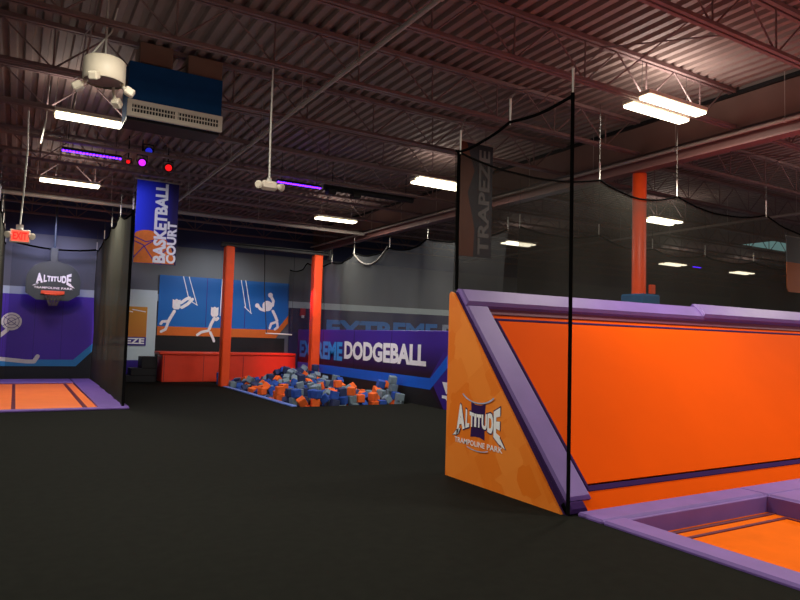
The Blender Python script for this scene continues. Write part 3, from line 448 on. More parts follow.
spot('banner_fill', (1.9, 14.8, 4.9), (2.5, 16, 4.2), 34, (.7, .75, 1), 1.4, .1)  # unseen bluish spot added to brighten the basketball banner
spot('dodge_fill', (5.5, 14.5, 4.6), (8.5, 16.5, 1.0), 180, (.95, .95, 1), 1.5, .3)  # unseen spot added to brighten the dodgeball lettering
# unseen spots: added pink ceiling bounce and court fill, plus red and violet glows
spot('red_bounce_fill', (12.5, 2.5, 2.6), (11.2, 4.5, 5.6), 60, (1, .34, .26), 2.7, .5)
spot('red_bounce_fill', (7.0, 2.6, 2.4), (7.0, 5.0, 5.6), 26, (1, .36, .28), 2.7, .5)
spot('blue_wall_fill', (.9, 21.2, 4.9), (.9, 23, 1.2), 240, (.62, .58, 1), 2.2, .3)
spot('court_fill', (.8, 17.2, 4.7), (.7, 21, 0), 200, (1, .80, .85), 1.9, .3)
spot('red_spot', (8.1, 19.0, 3.3), (8.2, 21.3, .75), 300, (1, .05, .15), .8, .1)
spot('violet_wash', (7.2, 18.0, 4.3), (8.6, 20.7, 1.0), 110, (.3, .1, 1), 1.5, .2)

# ------------------------------------------------------------------ nets
def draped(p0, p1, clips, zb, mname, parent, sag=.18, fold=.05, res=10, zrows=14, seed=1):
    """netting hung from clips [(distance, height)...]; zb(d) is its lower edge"""
    rnd = random.Random(seed); p0 = Vector((*p0, 0)); p1 = Vector((*p1, 0)); d = (p1-p0).normalized(); nrm = Vector((-d.y, d.x, 0))
    cols = []
    for (a, za), (c, zc) in zip(clips, clips[1:]):
        for k in range(res):
            s = k/res; cols.append((a+(c-a)*s, za+(zc-za)*s-sag*4*s*(1-s)*min(1, (c-a)/1.6)))
    cols.append(clips[-1]); ph = [rnd.uniform(0, 6) for _ in range(4)]
    vs = []
    for (s, z1) in cols:
        z0 = zb(s)
        for j in range(zrows+1):
            t_ = j/zrows; z = z0+(z1-z0)*t_
            off = fold*(.6*math.sin(s*4.1+ph[0]+z*.6)+.4*math.sin(s*9.7+ph[1]-z*.9)+.35*math.sin(s*1.7+z*2.1+ph[2]))*(.3+.7*math.sin(PI*min(1, t_*.9+.05)))
            vs.append(p0+d*s+nrm*off+Vector((0, 0, z)))
    R_ = zrows+1; fs = [(i*R_+j, (i+1)*R_+j, (i+1)*R_+j+1, i*R_+j+1) for i in range(len(cols)-1) for j in range(zrows)]
    MB().add(vs, fs, True).build('netting', mname, parent)
    return [vs[i*R_+zrows] for i in range(len(cols))], [p0+d*a+Vector((0, 0, z)) for a, z in clips]
def hang(points, parent, zt_=5.04, dx=0.0, dy=0.0, s=.012):
    for p in points:
        c = MB().tube([p+Vector((0, 0, -.03)), p+Vector((0, 0, .26))], [s*.6, s*1.1], 6).build('clip_rope', 'rope', parent)
        MB().tube([p+Vector((0, 0, .26)), p+Vector((dx, dy, max(.3, zt_-p.z)))], s*.3, 5, False).build('hanging_wire', 'cord', c)
# near side net (closing the end of the angled wall)
NX = 4.44
t = thing('safety_net', (NX, 4.45, 0), 'black safety net on a black strap over the orange logo panel', 'net')
slz = lambda s: max(.06, 2.2*(s/1.95)) if s < 1.95 else 2.2
top, cl = draped((NX, 4.42), (NX+.10, 6.40), [(0, 3.95), (.97, 3.96), (1.95, 3.88)], slz, 'net_side', t, sag=.06, fold=.03, seed=3)
MB().tube(top, .016, 6).build('top_cord', 'strap', t)
MB().tube([(NX, 4.41, .03), (NX, 4.42, 3.97)], .018, 8).build('edge_strap', 'strap', t)
MB().tube([(NX+.10, 6.38, 2.2), (NX+.10, 6.40, 3.0), (NX+.10, 6.40, 3.9)], .022, 8).build('edge_strap', 'strap', t)
hang(cl, t, zt_=4.3, dx=.06)
# back net along the top of the angled wall
t = thing('safety_net', (4.5, 6.52, 2.1), 'long black safety net rising above the angled orange wall', 'net')
top, cl = draped((4.56, 6.50), (15, 6.52), [(0, 3.93), (2.52, 3.93), (4.24, 3.93), (6.67, 3.93), (8.6, 3.8), (10.5, 3.9)], lambda s: 2.12, 'net_back', t, sag=.15, fold=.05, seed=5)
MB().tube(top, .014, 6).build('top_cord', 'strap', t)
hang(cl[1:], t, zt_=5.04)
# far nets beyond the wall
t = thing('safety_net', (8.7, 10, 0), 'far black netting hanging across the hall behind the orange column', 'net')
top, cl = draped((8.8, 10.2), (33, 10.2), [(0, 3.95), (2.3, 4.0), (4.1, 3.86), (6.1, 3.9), (8.2, 3.9), (10.5, 3.95), (14, 3.9), (18, 3.9), (24, 3.9)], lambda s: 0.02, 'net_far', t, sag=.12, fold=.12, seed=6)
MB().tube(top, .02, 6).build('top_cord', 'strap', t)
hang(cl, t, s=.014)
# dodgeball court net
t = thing('safety_net', (8.66, 10.5, 1.7), 'grey translucent netting hanging above the dodgeball wall', 'net')
top, cl = draped((8.66, 22.7), (8.66, 10.3), [(0, 3.98), (1.6, 4.1), (3.6, 3.95), (5.2, 4.1), (7.35, 4.03), (9.25, 4.05), (12.3, 3.9)], lambda s: 1.7, 'net_dodge', t, sag=.14, fold=.10, seed=7)
MB().tube(top, .02, 6).build('top_cord', 'strap', t)
MB().tube([Vector((8.6, 17.45-2.1*k/12, 4.10-.04*k/12-.42*4*(k/12)*(1-k/12))) for k in range(13)], .03, 6).build('spare_cord', 'cord', t)
hang(cl[2:], t, zt_=4.6)
# basketball court nets
t = thing('net_curtain', (2.1, 14.4, 0), 'tall black net curtain along the right side of the basketball trampoline', 'curtain')
top, cl = draped((1.98, 14.4), (2.11, 22.7), [(0, 4.08), (2.2, 4.3), (4.1, 4.28), (6.0, 4.18), (8.3, 4.1)], lambda s: 0.06, 'curtain', t, sag=.12, fold=.045, seed=8)
MB().tube(top, .02, 6).build('top_cord', 'strap', t)
MB().tube([(1.98, 14.4, .05), (1.98, 14.4, 4.1)], .03, 8).build('edge_strap', 'strap', t)
hang(cl, t, zt_=4.8, s=.016)
t = thing('net_curtain', (-.38, 14.4, 0), 'narrow strip of black net curtain at the left edge of the picture', 'curtain')
top, cl = draped((-.38, 14.4), (-.38, 22.7), [(0, 4.0), (2.2, 4.1), (4.1, 4.1), (6.0, 4.1), (8.3, 4.1)], lambda s: 0.06, 'curtain', t, sag=.12, fold=.03, seed=9)
MB().tube(top, .02, 6).build('top_cord', 'strap', t)
hang(cl, t, zt_=4.8, s=.016)
t = thing('safety_net', (-.2, 22.5, 0), 'thin dark net with a sagging top cord behind the basketball hoop', 'net')
top, cl = draped((-.2, 22.55), (2.08, 22.55), [(0, 4.15), (2.28, 4.1)], lambda s: 0.1, 'net_court', t, sag=.12, fold=.03, seed=10)
MB().tube(top, .03, 6).build('top_cord', 'strap', t)

# ------------------------------------------------------------------ angled trampoline wall
WX0, WX1 = 4.52, 14.9
SL = Vector((0, 1.9, 2.16)).normalized(); SN = Vector((0, -2.16, 1.9)).normalized(); XU = Vector((1, 0, 0)); BASE = Vector((0, 4.5, 0))
def sp(x, s, h=0): return BASE+XU*x+SL*s+SN*h
def slab(mb, x0, x1, s0, s1, h0, h1, bev=.02):
    e = bev; v = []
    for (dx, h) in ((0, h0), (0, h1-e), (e, h1)):
        v += [sp(x0+dx, s0+dx, h), sp(x1-dx, s0+dx, h), sp(x1-dx, s1-dx, h), sp(x0+dx, s1-dx, h)]
    f_ = [(3, 2, 1, 0)]
    for k in (0, 4):
        for i in range(4): f_.append((k+i, k+(i+1) % 4, k+4+(i+1) % 4, k+4+i))
    f_.append((8, 9, 10, 11)); return mb.add(v, f_)
t = thing('angled_trampoline_wall', (WX0, 4.5, 0), 'long inclined orange trampoline wall with purple padded border', 'trampoline')
b = MB().prism([(4.56, 0.0), (6.42, 2.10), (6.42, 0)], 0, 4.50, WX1); b.build('frame', 'black', t)
bed = slab(MB(), 4.93, WX1, .26, 2.42, .0, .03, .004).build('trampoline_bed', 'orange_bed', t)
slab(MB(), 4.90, WX1, .18, .24, .012, .04, .006).build('edge_webbing', 'purple_deep', t)
slab(slab(MB(), 4.90, 4.935, .22, 2.45, .012, .036, .004), 4.90, WX1, 2.42, 2.455, .012, .036, .004).build('edge_webbing', 'purple_deep', t)
slab(MB(), 4.84, WX1, 2.455, 2.52, .005, .022, .003).build('upper_strip', 'orange_bed', t)
slab(MB(), 4.84, WX1, 2.51, 2.62, .01, .04, .004).build('pad_shade_strip', 'seam', t)  # maroon strip painted in as the shade under the top pad
slab(MB(), 4.74, WX1, -.02, .19, .0, .03, .004).build('lower_skirt', 'orange_bed', t)
slab(MB(), 4.515, 4.86, .10, 2.62, .02, .085, .03).build('side_pad', 'purple', t)
slab(MB(), 4.50, 4.53, .0, 2.84, -.05, .06, .01).build('side_pad_edging', 'purple_deep', t)
b = MB(); slab(b, 4.52, 8.98, 2.60, 2.86, .02, .12, .035); b.build('top_pad', 'purple', t)
b = MB(); slab(b, 8.94, WX1, 2.62, 2.90, .03, .15, .04); b.build('top_pad', 'purple', t)
slab(MB(), 4.50, 4.74, -.02, .10, .0, .08, .03).build('bottom_pad', 'purple_deep', t)
# end panel with the park logo
PXX = 4.47
t = thing('logo_end_panel', (PXX, 4.5, 0), 'orange triangular end panel with the white ALTITUDE logo', 'panel')
MB().prism([(4.53, 0.0), (6.43, 0.0), (6.43, 2.14), (6.40, 2.17), (6.34, 2.15)], 0, PXX, PXX+.028).build('panel', 'orange_panel', t)
def logo(o, U, W, parent, cross=True, arc=True, sub='TRAMPOLINE PARK', white='white', shear=0., out='purple_deep', off=Vector((0, 0, 0))):
    """the park logo inside a unit box: U full width, W full height (y from 0 to 1)"""
    o = Vector(o); U = Vector(U); W = Vector(W)
    if cross:
        P_ = [[(.34, 1.04), (.44, .95), (.57, .95), (.67, 1.02), (.65, .60), (.355, .60)], [(.355, .60), (.65, .60), (.65, .42), (.355, .42)], [(.355, .42), (.65, .42), (.66, .02), (.56, .07), (.44, .07), (.34, .04)]]
        MB().flat(o+off*1, U, W, P_).build('logo_badge', out, parent)
    if arc:
        b = MB().flat(o+off*1, U, W, ring(.5, 1.42, .40, .035, PI*1.17, PI*1.83)).flat(o+off*1, U, W, ring(.5, .16, .46, .025, PI*1.33, PI*1.68))
        b.build('logo_arc', 'palegrey', parent)
    word = 'ALTITUDE'; wds = [1.75, .75, .85, .42, .9, 1.0, 1.05, 1.15]; tot = sum(wds); x = 0
    bw = MB(); bo = MB()
    def top(x_): q = 2*x_-1; return .70+.30*q*q
    def bot(x_): q = 2*x_-1; return .34-.34*abs(q)**2.2-.06*(q > .6)*(q-.6)
    for ch, wd in zip(word, wds):
        T = txt(ch, .05)
        for (mb_, k, dz) in ((bo, .035, 1.5), (bw, .0, 3.0)):
            vs_ = []
            x0, x1 = x/tot, (x+wd*.93)/tot
            for a, c in T[0]:
                X_ = x0+(x1-x0)*a; X_ = X_+(X_-(x0+x1)/2)*k*5
                lo, hi = bot(X_)-k, top(X_)+k
                vs_.append((X_, lo+(hi-lo)*c))
            mb_.add([o+off*dz+U*a+W*c for a, c in vs_], T[1])
        x += wd
    for mb_, k, dz in ((bo, .02, 1.5), (bw, 0, 3.0)):
        mb_.flat(o+off*dz, U, W, [[(-.08-k, -.02-k), (.05+k, .04), (.10+k, .22), (.02-k, .16)], [(.93-k, .10), (1.02, -.02-k), (1.10+k, -.08-k), (1.0+k, .16)]])
    bo.build('logo_outline', out, parent); bw.build('logo_lettering', white, parent)
    for wd_, a_, b_ in ((sub.split()[0], -.03, .70), (sub.split()[1], .72, .33)):
        lay(MB(), txt(wd_, .02, 1.05), o+off*3+W*(-.20)+U*a_, U*b_, W*.15).build('logo_subtitle', white, parent)
logo((PXX, 6.22, .50), (0, -.80, 0), (0, 0, .40), t, off=Vector((-.002, 0, 0)))

# near floor trampolines
t = thing('floor_trampoline', (4.6, 4.4, 0), 'near floor trampoline with orange bed and purple pads, lower right', 'trampoline')
b = MB().box((4.58, -4.4, -.02), (4.86, 4.13, .035), .02); b.build('border_pad', 'purple', t)
b = MB().box((4.58, 4.13, -.02), (7.08, 4.44, .035), .02); b.build('border_pad', 'purple', t)
MB().box((4.86, 4.09, -.16), (7.08, 4.13, .015), .005).build('inner_lip', 'purple', t)
MB().box((4.86, -4.4, -.16), (4.88, 4.09, .015)).build('inner_lip', 'purple', t)
MB().box((7.05, -4.4, -.16), (7.09, 4.09, .015)).build('inner_lip', 'purple', t)
b = MB().box((7.08, -4.4, -.02), (8.3, 4.10, .035), .02); b.build('border_pad', 'purple', t)
MB().box((4.84, -4.4, -.18), (7.10, 4.10, -.15)).build('trampoline_bed', 'orange_bed2', t)
b = MB().box((4.87, 3.99, -.15), (7.08, 4.04, -.14)).box((4.87, 3.83, -.15), (7.0, 3.87, -.14)).box((5.0, -4.3, -.15), (5.03, 3.83, -.14)).box((6.95, -4.3, -.15), (6.98, 3.83, -.14))
b.build('edge_webbing', 'seam', t)
t = thing('floor_trampoline', (7.5, 4.4, 0), 'second floor trampoline at the right edge beyond a purple divider pad', 'trampoline')
MB().box((7.08, 4.09, -.02), (11, 4.44, .035), .02).build('border_pad', 'purple', t)
MB().box((8.3, 4.05, -.16), (11, 4.09, .015), .005).build('inner_lip', 'purple', t)
MB().box((8.28, -4.4, -.18), (11, 4.06, -.15)).build('trampoline_bed', 'orange_bed2', t)
MB().box((11, -4.4, -.02), (15, 4.44, .035), .02).build('border_pad', 'purple', t)

# ------------------------------------------------------------------ orange column behind the wall
t = thing('padded_column', (9.75, 8.05, 0), 'tall round orange column on a blue padded base behind the angled wall', 'column')
MB().tube([(9.81, 8.05, 2.4), (9.81, 8.05, 4.76)], .125, 20).build('column_pad', 'orange_post', t)
MB().box((9.60, 7.8, 0), (10.1, 8.3, 2.52), .03).build('base_pad', 'blue_pad', t)
MB().box((9.92, 7.87, 2.53), (10.05, 7.93, 2.70), .01).build('junction_box', 'orange_post', t)

# ------------------------------------------------------------------ trapeze area
t = thing('trapeze_rig', (5.37, 19.7, 0), 'two tall orange padded posts with a grey beam over the foam pit', 'rig')
MB().box((5.30, 19.3, 0), (5.565, 19.6, 4.2), .03).build('post_pad', 'orange_post', t)
MB().box((8.20, 19.4, 0), (8.49, 19.7, 4.2), .03).build('post_pad', 'orange_post', t)
MB().box((5.2, 19.4, 4.2), (8.75, 19.6, 4.22)).box((5.2, 19.4, 4.30), (8.75, 19.6, 4.32)).box((5.2, 19.48, 4.22), (8.75, 19.52, 4.30)).build('top_beam', 'wall_dark', t)
MB().box((8.7, 19.38, 4.05), (8.76, 19.62, 4.38)).build('end_plate', 'wall_dark', t)
t = thing('trapeze_bar', (6.9, 19.7, 1.5), 'thin trapeze bar on dark ropes hanging from the frame beam', 'trapeze')
MB().tube([(6.75, 19.7, 1.62), (7.62, 19.7, 1.6)], .022, 8).build('bar', 'ivory', t)
MB().tube([(6.62, 19.7, 4.2), (6.66, 19.7, 3), (6.78, 19.7, 1.62)], .014, 6).build('rope', 'black', t)
MB().tube([(7.62, 19.7, 4.2), (7.6, 19.7, 1.6)], .006, 6).build('rope', 'black', t)
# red platform
t = thing('padded_platform', (3.95, 21.4, 0), 'low red-orange padded platform wall behind the foam pit', 'platform')
MB().box((4.02, 21.4, 0), (8.46, 22.2, .86), .02).build('front_pad', 'red_box', t)
MB().box((3.92, 21.37, .86), (8.46, 22.25, .95), .02).build('top_ledge', 'red_box', t)
for q in (4.08, 5.3, 6.6): MB().box((q, 21.392, .03), (q+.012, 21.402, .84)).build('pad_seam', 'seam', t)
t = thing('black_steps', (3.3, 21.9, 0), 'small black steps up to the red platform, beside the net curtain', 'steps')
MB().box((2.9, 21.6, 0), (3.9, 22.3, .2), .01).build('step', 'black', t)
MB().box((3.15, 21.6, .2), (3.9, 22.3, .42), .01).build('step', 'black', t)
MB().box((3.45, 21.6, .42), (3.9, 22.3, .78), .01).build('step', 'black', t)
# mural
YM = 22.93
t = thing('trapeze_mural', (6.4, YM, 1.46), 'blue wall mural of white acrobats swinging on trapezes', 'mural')
MB().prism([(4.1, 1.74), (8.35, 1.74), (8.7, 2.2), (8.7, 3.49), (4.1, 3.49)], 1, YM, YM+.03).build('panel', 'mural', t)
MB().prism([(4.1, 1.46), (8.25, 1.46), (8.7, 2.02), (8.7, 2.3), (8.28, 1.76), (4.1, 1.76)], 1, YM-.004, YM+.03).build('orange_band', 'mural_orange', t)
for q in (5.68, 7.05): MB().box((q, YM-.006, 1.78), (q+.02, YM, 3.48)).build('panel_seam', 'indigo', t)
def acrobat(L, heads):
    MB().flat((0, YM-.012, 0), (1, 0, 0), (0, 0, 1), strokes(L, .105)+heads).build('painted_acrobat', 'bright_print', t)
def rlines(L): MB().flat((0, YM-.010, 0), (1, 0, 0), (0, 0, 1), strokes(L, .028)).build('painted_rope', 'white', t)
def sq(cx, cz, w, h): return [(cx-w/2, cz-h*.3), (cx-w*.3, cz-h/2), (cx+w*.3, cz-h/2), (cx+w/2, cz-h*.3), (cx+w/2, cz+h/2), (cx+w*.25, cz+h*.42), (cx, cz+h*.55), (cx-w*.25, cz+h*.42), (cx-w/2, cz+h/2)]
rlines([[(4.87, 3.48), (5.10, 2.66)], [(5.06, 3.48), (5.36, 2.55)], [(5.04, 2.72), (5.38, 2.52)]])
acrobat([[(4.62, 2.28), (4.5, 2.05), (4.42, 1.88)], [(4.86, 2.42), (5.05, 2.55), (5.2, 2.72)], [(4.83, 2.58), (5.0, 2.72), (5.1, 2.76)], ([(4.45, 1.94), (4.25, 1.92), (4.2, 1.84)], .09), ([(4.42, 1.84), (4.36, 1.66), (4.22, 1.58)], .09)], [sq(4.68, 2.52, .26, .34)])
acrobat([[(5.98, 2.1), (5.88, 1.9), (5.82, 1.72)], [(6.05, 2.05), (6.1, 2.1)], ([(5.8, 1.66), (5.55, 1.6), (5.42, 1.5)], .09), ([(5.86, 1.6), (5.97, 1.38), (6.0, 1.3)], .09)], [sq(5.98, 2.32, .26, .34)])
rlines([[(6.88, 3.49), (7.08, 2.52)], [(7.04, 3.49), (7.28, 2.33)], [(7.03, 2.55), (7.30, 2.32)], [(6.2, 3.48), (6.18, 2.2)]])
acrobat([[(8.1, 2.44), (8.2, 2.26), (8.27, 2.1)], [(8.08, 2.65), (8.1, 2.82), (8.0, 2.98)], [(7.8, 2.45), (7.62, 2.5), (7.52, 2.62)], ([(8.24, 2.05), (8.05, 1.98), (8.0, 1.82)], .09), ([(8.28, 2.02), (8.3, 1.86), (8.2, 1.78)], .09)], [disc(7.88, 2.62, .19), disc(7.5, 2.62, .08), disc(7.98, 3.02, .09)])
# TRAPEZE poster on the pale wall
t = thing('trapeze_poster', (3.2, 22.93, 1.1), 'gold poster reading TRAPEZE on the pale wall right of the net curtain', 'poster')
MB().box((1.98+.22, 22.93, 1.36), (3.76, 22.96, 2.38)).build('panel', 'gold', t)
MB().box((1.98+.22, 22.925, 1.1), (3.76, 22.96, 1.38)).build('title_band', 'indigo', t)
lay(MB(), txt('TRAPEZE', .04), (2.27, 22.92, 1.15), (1.44, 0, 0), (0, 0, .2)).build('lettering', 'white', t)
MB().flat((0, 22.922, 0), (1, 0, 0), (0, 0, 1), strokes([[(2.7, 2.2), (3.0, 2.26), (3.3, 2.2)], [(3.0, 2.26), (2.9, 2.05)], [(3.3, 2.28), (3.7, 2.22)]], .03)).build('line_art', 'white', t)

# ------------------------------------------------------------------ dodgeball wall
DX = 8.5
t = thing('dodgeball_wall', (DX, 17, 0), 'long purple padded wall printed EXTREME DODGEBALL', 'wall panel')
MB().box((DX, 10.6, .0), (DX+.14, 21.38, 1.79), .01).build('wall_pad', 'dodge_print', t)
def py(poly, m, name, k=1): MB().flat((DX-.003*k, 0, 0), (0, 1, 0), (0, 0, 1), poly).build(name, m, t)
py([[(10.6, .0), (12.35, .0), (12.95, .68), (12.4, 1.3), (10.6, 1.6)]], 'indigo', 'purple_field')
py([[(12.95, .0), (21.3, .0), (21.3, .40), (12.95, .40)], [(12.45, .0), (12.97, .0), (12.97, .42)]], 'black', 'lower_band', 1.5)
py([[(12.93, .40), (21.3, .42), (21.3, .68), (12.93, .67)], [(12.93, .40), (12.93, .67), (12.0, 1.43), (11.9, 1.2)]], 'blue_stripe', 'blue_stripe', 2)
py([[(12.2, .62), (12.42, .62), (12.25, .36), (12.1, .36), (12.22, .54), (12.2, .54)], [(12.12, .32), (12.42, .32), (12.42, .25), (12.28, .25), (12.1, .12), (12.02, .12), (12.16, .25), (12.12, .25)]], 'white', 'white_mark', 3)
lay(MB(), txt('EXTREME', .045), (DX-.01, 21.15, .86), (0, -3.4, 0), (0, 0, .56)).build('lettering', 'cyan', t)
lay(MB(), txt('DODGEBALL', .045), (DX-.01, 17.62, .93), (0, -4.5, 0), (0, 0, .53)).build('lettering', 'white', t)
for y in (19.2, 17.0, 14.8): MB().box((DX-.004, y, .01), (DX, y+.015, 1.78)).build('pad_seam', 'black', t)
# far banner on the back wall of the dodgeball court
t = thing('dodgeball_banner', (13, 22.93, 1.2), 'dark purple wall banner reading EXTREME DODGEBALL seen over the dodgeball wall', 'banner')
MB().box((8.75, 22.92, .1), (22.5, 22.96, 2.6)).build('wall_pad', 'far_pad', t)
lay(MB(), txt('EXTREME', .045), (10.25, 22.91, 1.5), (5.1, 0, 0), (0, 0, .72)).build('lettering', 'far_text', t)
lay(MB(), txt('DODGEBALL', .045), (15.6, 22.91, 1.5), (6.5, 0, 0), (0, 0, .72)).build('lettering', 'palegrey', t)
t = thing('wall_alarm', (9.35, 22.9, 2.4), 'small red alarm box on the far wall left of the EXTREME lettering', 'alarm')
MB().box((9.15, 22.86, 2.32), (9.36, 22.92, 2.6), .01).build('alarm_body', 'alarm', t)
MB().box((9.2, 22.85, 2.24), (9.31, 22.9, 2.34), .01).build('alarm_strobe', 'white', t)

# ------------------------------------------------------------------ basketball court
t = thing('basketball_trampoline', (.9, 14.2, 0), 'orange floor trampoline with purple border below the basketball hoop', 'trampoline')
MB().box((-.9, 14.2, 0), (2.08, 14.33, .05), .015).build('border_pad', 'purple', t)
MB().prism([(1.52, 14.33), (2.08, 14.33), (2.08, 22.6), (1.56, 22.6)], 2, 0.002, .05).build('border_pad', 'purple', t)
MB().box((-.9, 21.1, 0.002), (1.54, 22.6, .05), .015).build('border_pad', 'purple', t)
MB().box((-.9, 14.33, 0.002), (1.52, 21.1, .02)).build('trampoline_bed', 'salmon_bed', t)
MB().box((1.26, 14.36, .02), (1.34, 21.0, .028)).box((-.9, 20.95, .02), (1.5, 21.05, .028)).box((.02, 14.36, .02), (.09, 20.9, .028)).build('edge_webbing', 'seam', t)
t = thing('court_wall_pad', (.8, 22.9, 0), 'purple padded back wall of the basketball court with light blue stripe', 'wall pad')
MB().box((-2.2, 22.86, .0), (2.18, 22.95, .45)).build('black_base', 'black', t)
MB().prism([(-2.2, .42), (1.68, .42), (2.18, .93), (2.18, 2.6), (-2.2, 2.6)], 1, 22.84, 22.95).build('wall_pad', 'court_print', t)
MB().prism([(-2.2, .42), (1.70, .42), (2.18, .93), (2.18, 1.17), (1.62, .62), (-2.2, .62)], 1, 22.83, 22.95).build('blue_stripe', 'cyan', t)
MB().prism([(1.68, .40), (2.18, .40), (2.18, .93)], 1, 22.85, 22.95).build('corner_base', 'black', t)
for x in (.5, 1.25, -.3): MB().box((x, 22.835, .63), (x+.012, 22.84, 2.58)).build('pad_seam', 'indigo', t)
MB().flat((0, 22.822, 0), (1, 0, 0), (0, 0, 1), strokes([[(-.2, 1.5), (-.5, 1.2), (-1.0, .95), (-1.4, 1.3)], ([(-1.3, .72), (-.2, .62), (.35, .56), (.55, .56), (.64, .72)], .12)], .11)+[disc(-.1, 1.76, .27)]).build('painted_figure', 'bright_print', t)
MB().flat((0, 22.819, 0), (1, 0, 0), (0, 0, 1), ring(-.1, 1.76, .1, .015)+ring(-.1, 1.76, .19, .015)+strokes([[(-.32, 1.62), (.12, 1.9)], [(-.3, 1.9), (.1, 1.6)]], .015)).build('painted_ball_seams', 'indigo', t)
# hoop
HY = 22.0
t = thing('basketball_hoop', (.92, HY, 2.4), 'charcoal fan-shaped backboard with ALTITUDE logo and orange rim', 'hoop')
bp = []
for k in range(13):
    a = PI*k/12; bp.append((.92+.72*math.cos(a)*1.0, 3.02+.58*math.sin(a)))
bp = [(1.34, 2.42), (1.64, 2.62)]+bp+[(.20, 2.62), (.50, 2.42)]
MB().prism(bp, 1, HY, HY+.05).build('backboard', 'backboard', t)
logo((.44, HY-.006, 2.84), (.96, 0, 0), (0, 0, .42), t, cross=False, arc=False, sub='TRAMPOLINE PARK', out='backboard', off=Vector((0, -.003, 0)))
MB().box((.60, HY-.1, 2.60), (1.22, HY-.02, 2.70), .01).build('rim_bracket', 'rim', t)
rr = [(.92+.225*math.cos(2*PI*k/24), HY-.33+.225*math.sin(2*PI*k/24), 2.58) for k in range(25)]
rm_ = MB().tube(rr, .014, 8).build('rim', 'rim', t)
b = MB()
for k in range(12):
    a = 2*PI*k/12; a2 = a+.35
    for s in (0, 1):
        q = [(.92+(.225-.03*j)*math.cos(a+(1 if s else -1)*.13*j), HY-.33+(.225-.03*j)*math.sin(a+(1 if s else -1)*.13*j), 2.57-.08*j) for j in range(5)]; b.tube(q, .006, 4, False)
b.build('hoop_net', 'cord', rm_)
MB().box((.80, HY+.05, 3.3), (1.0, HY+.15, 4.0), .01).tube([(.9, HY+.1, 4.0), (.9, HY+.1, 5.5)], .03, 8).build('mount', 'backboard', t)

# ------------------------------------------------------------------ hanging banners
t = thing('basketball_court_banner', (2.7, 16, 3.1), 'hanging banner reading BASKETBALL COURT above a printed ball', 'banner')
MB().box((2.26, 16, 3.16), (3.2, 16.015, 5.1)).build('banner_sheet', 'ban_blue', t)
o_ = (2.26, 15.992, 3.16)
cx, cz, R_ = .28, .02, .78
poly = [(0, 0)]+[(max(0, min(.94, cx+.62*math.cos(a))), max(0, cz+.76*math.sin(a))) for a in [PI*k/24 for k in range(25)]]
MB().flat(o_, (1, 0, 0), (0, 0, 1), [[p for p in poly]]).build('printed_ball', 'ball', t)
MB().flat((2.26, 15.989, 3.16), (1, 0, 0), (0, 0, 1), strokes([[(.0, .12), (.2, .38), (.5, .6), (.72, .66)], [(.0, .6), (.25, .5), (.5, .58)], [(.0, .5), (.2, .42), (.42, .1), (.45, .02)], [(.6, .0), (.62, .25), (.78, .42)]], .022)).build('ball_seams', 'indigo', t)
lay(MB(), txt('BASKETBALL', .045), (2.96, 15.98, 3.19), (0, 0, 1.88), (-.29, 0, 0)).build('lettering', 'white', t)
lay(MB(), txt('COURT', .045), (3.19, 15.98, 3.19), (0, 0, 1.0), (-.22, 0, 0)).build('lettering', 'white', t)
MB().tube([(2.2, 16, 5.12), (3.26, 16, 5.12)], .02, 8).build('hanging_rod', 'pipe', t)
TX, TY = 6.42, 9.0
t = thing('trapeze_banner', (TX+.35, TY, 3.0), 'tall hanging banner reading TRAPEZE seen through the black net', 'banner')
MB().box((TX, TY, 3.03), (TX+.70, TY+.015, 5.02)).build('banner_sheet', 'ban_dark', t)
MB().flat((TX, TY-.008, 3.03), (1, 0, 0), (0, 0, 1), [[(0, 0), (.3, 0), (.32, .5), (.16, 1.1), (.3, 1.5), (.12, 1.98), (0, 1.98)], ]).build('orange_print', 'ban_orange', t)
lay(MB(), txt('TRAPEZE', .03), (TX+.63, TY-.012, 3.08), (0, 0, 1.84), (-.24, 0, 0)).build('lettering', 'ban_grey', t)
MB().tube([(TX-.04, TY, 5.03), (TX+.74, TY, 5.03)], .018, 8).build('hanging_rod', 'pipe', t)
t = thing('orange_banner', (18.6, 10, 3.15), 'orange and grey rounded banner hanging at the far right edge', 'banner')
MB().prism([(18.06, 3.25), (18.14, 3.16), (19.5, 3.16), (19.5, 3.98), (18.04, 3.98)], 1, 9.9, 9.92).build('orange_sheet', 'mural_orange', t)
MB().box((18.04, 9.9, 3.98), (19.5, 9.92, 4.7)).build('grey_sheet', 'wall', t)
MB().tube([(18.0, 9.91, 4.7), (19.5, 9.91, 4.7)], .02, 8).build('hanging_rod', 'pipe', t)

# ------------------------------------------------------------------ air unit, drum fan, hanging signs
t = thing('air_unit', (1.85, 9.5, 4.6), 'big blue ceiling air unit with white grille right of the drum fan', 'air unit')
hx0, hx1 = 1.17, 2.45
MB().prism([(9.52, 4.78), (9.52, 5.32), (9.8, 5.36), (10.1, 5.36), (10.1, 4.56), (9.56, 4.56)], 0, hx0, hx1).build('cabinet', 'hvac', t)
MB().box((hx0, 9.6, 4.52), (hx1, 10.1, 4.57)).build('underside', 'black', t)
b = MB(); zz0, zz1, yy = 4.54, 4.77, 9.47
b.box((hx0-.01, yy, zz0), (hx1+.01, yy+.05, zz0+.06)).box((hx0-.01, yy, zz1-.06), (hx1+.01, yy+.05, zz1)).box((hx0-.01, yy+.001, zz0+.01), (hx0+.05, yy+.049, zz1-.01)).box((hx1-.05, yy+.001, zz0+.01), (hx1+.01, yy+.049, zz1-.01)).box((1.79, yy+.004, zz0+.01), (1.83, yy+.045, zz1-.01))
gr = b.build('grille_frame', 'hvac_white', t)
MB().box((hx0+.04, yy+.03, zz0+.04), (hx1-.04, yy+.045, zz1-.04)).build('grille_back', 'black', gr)
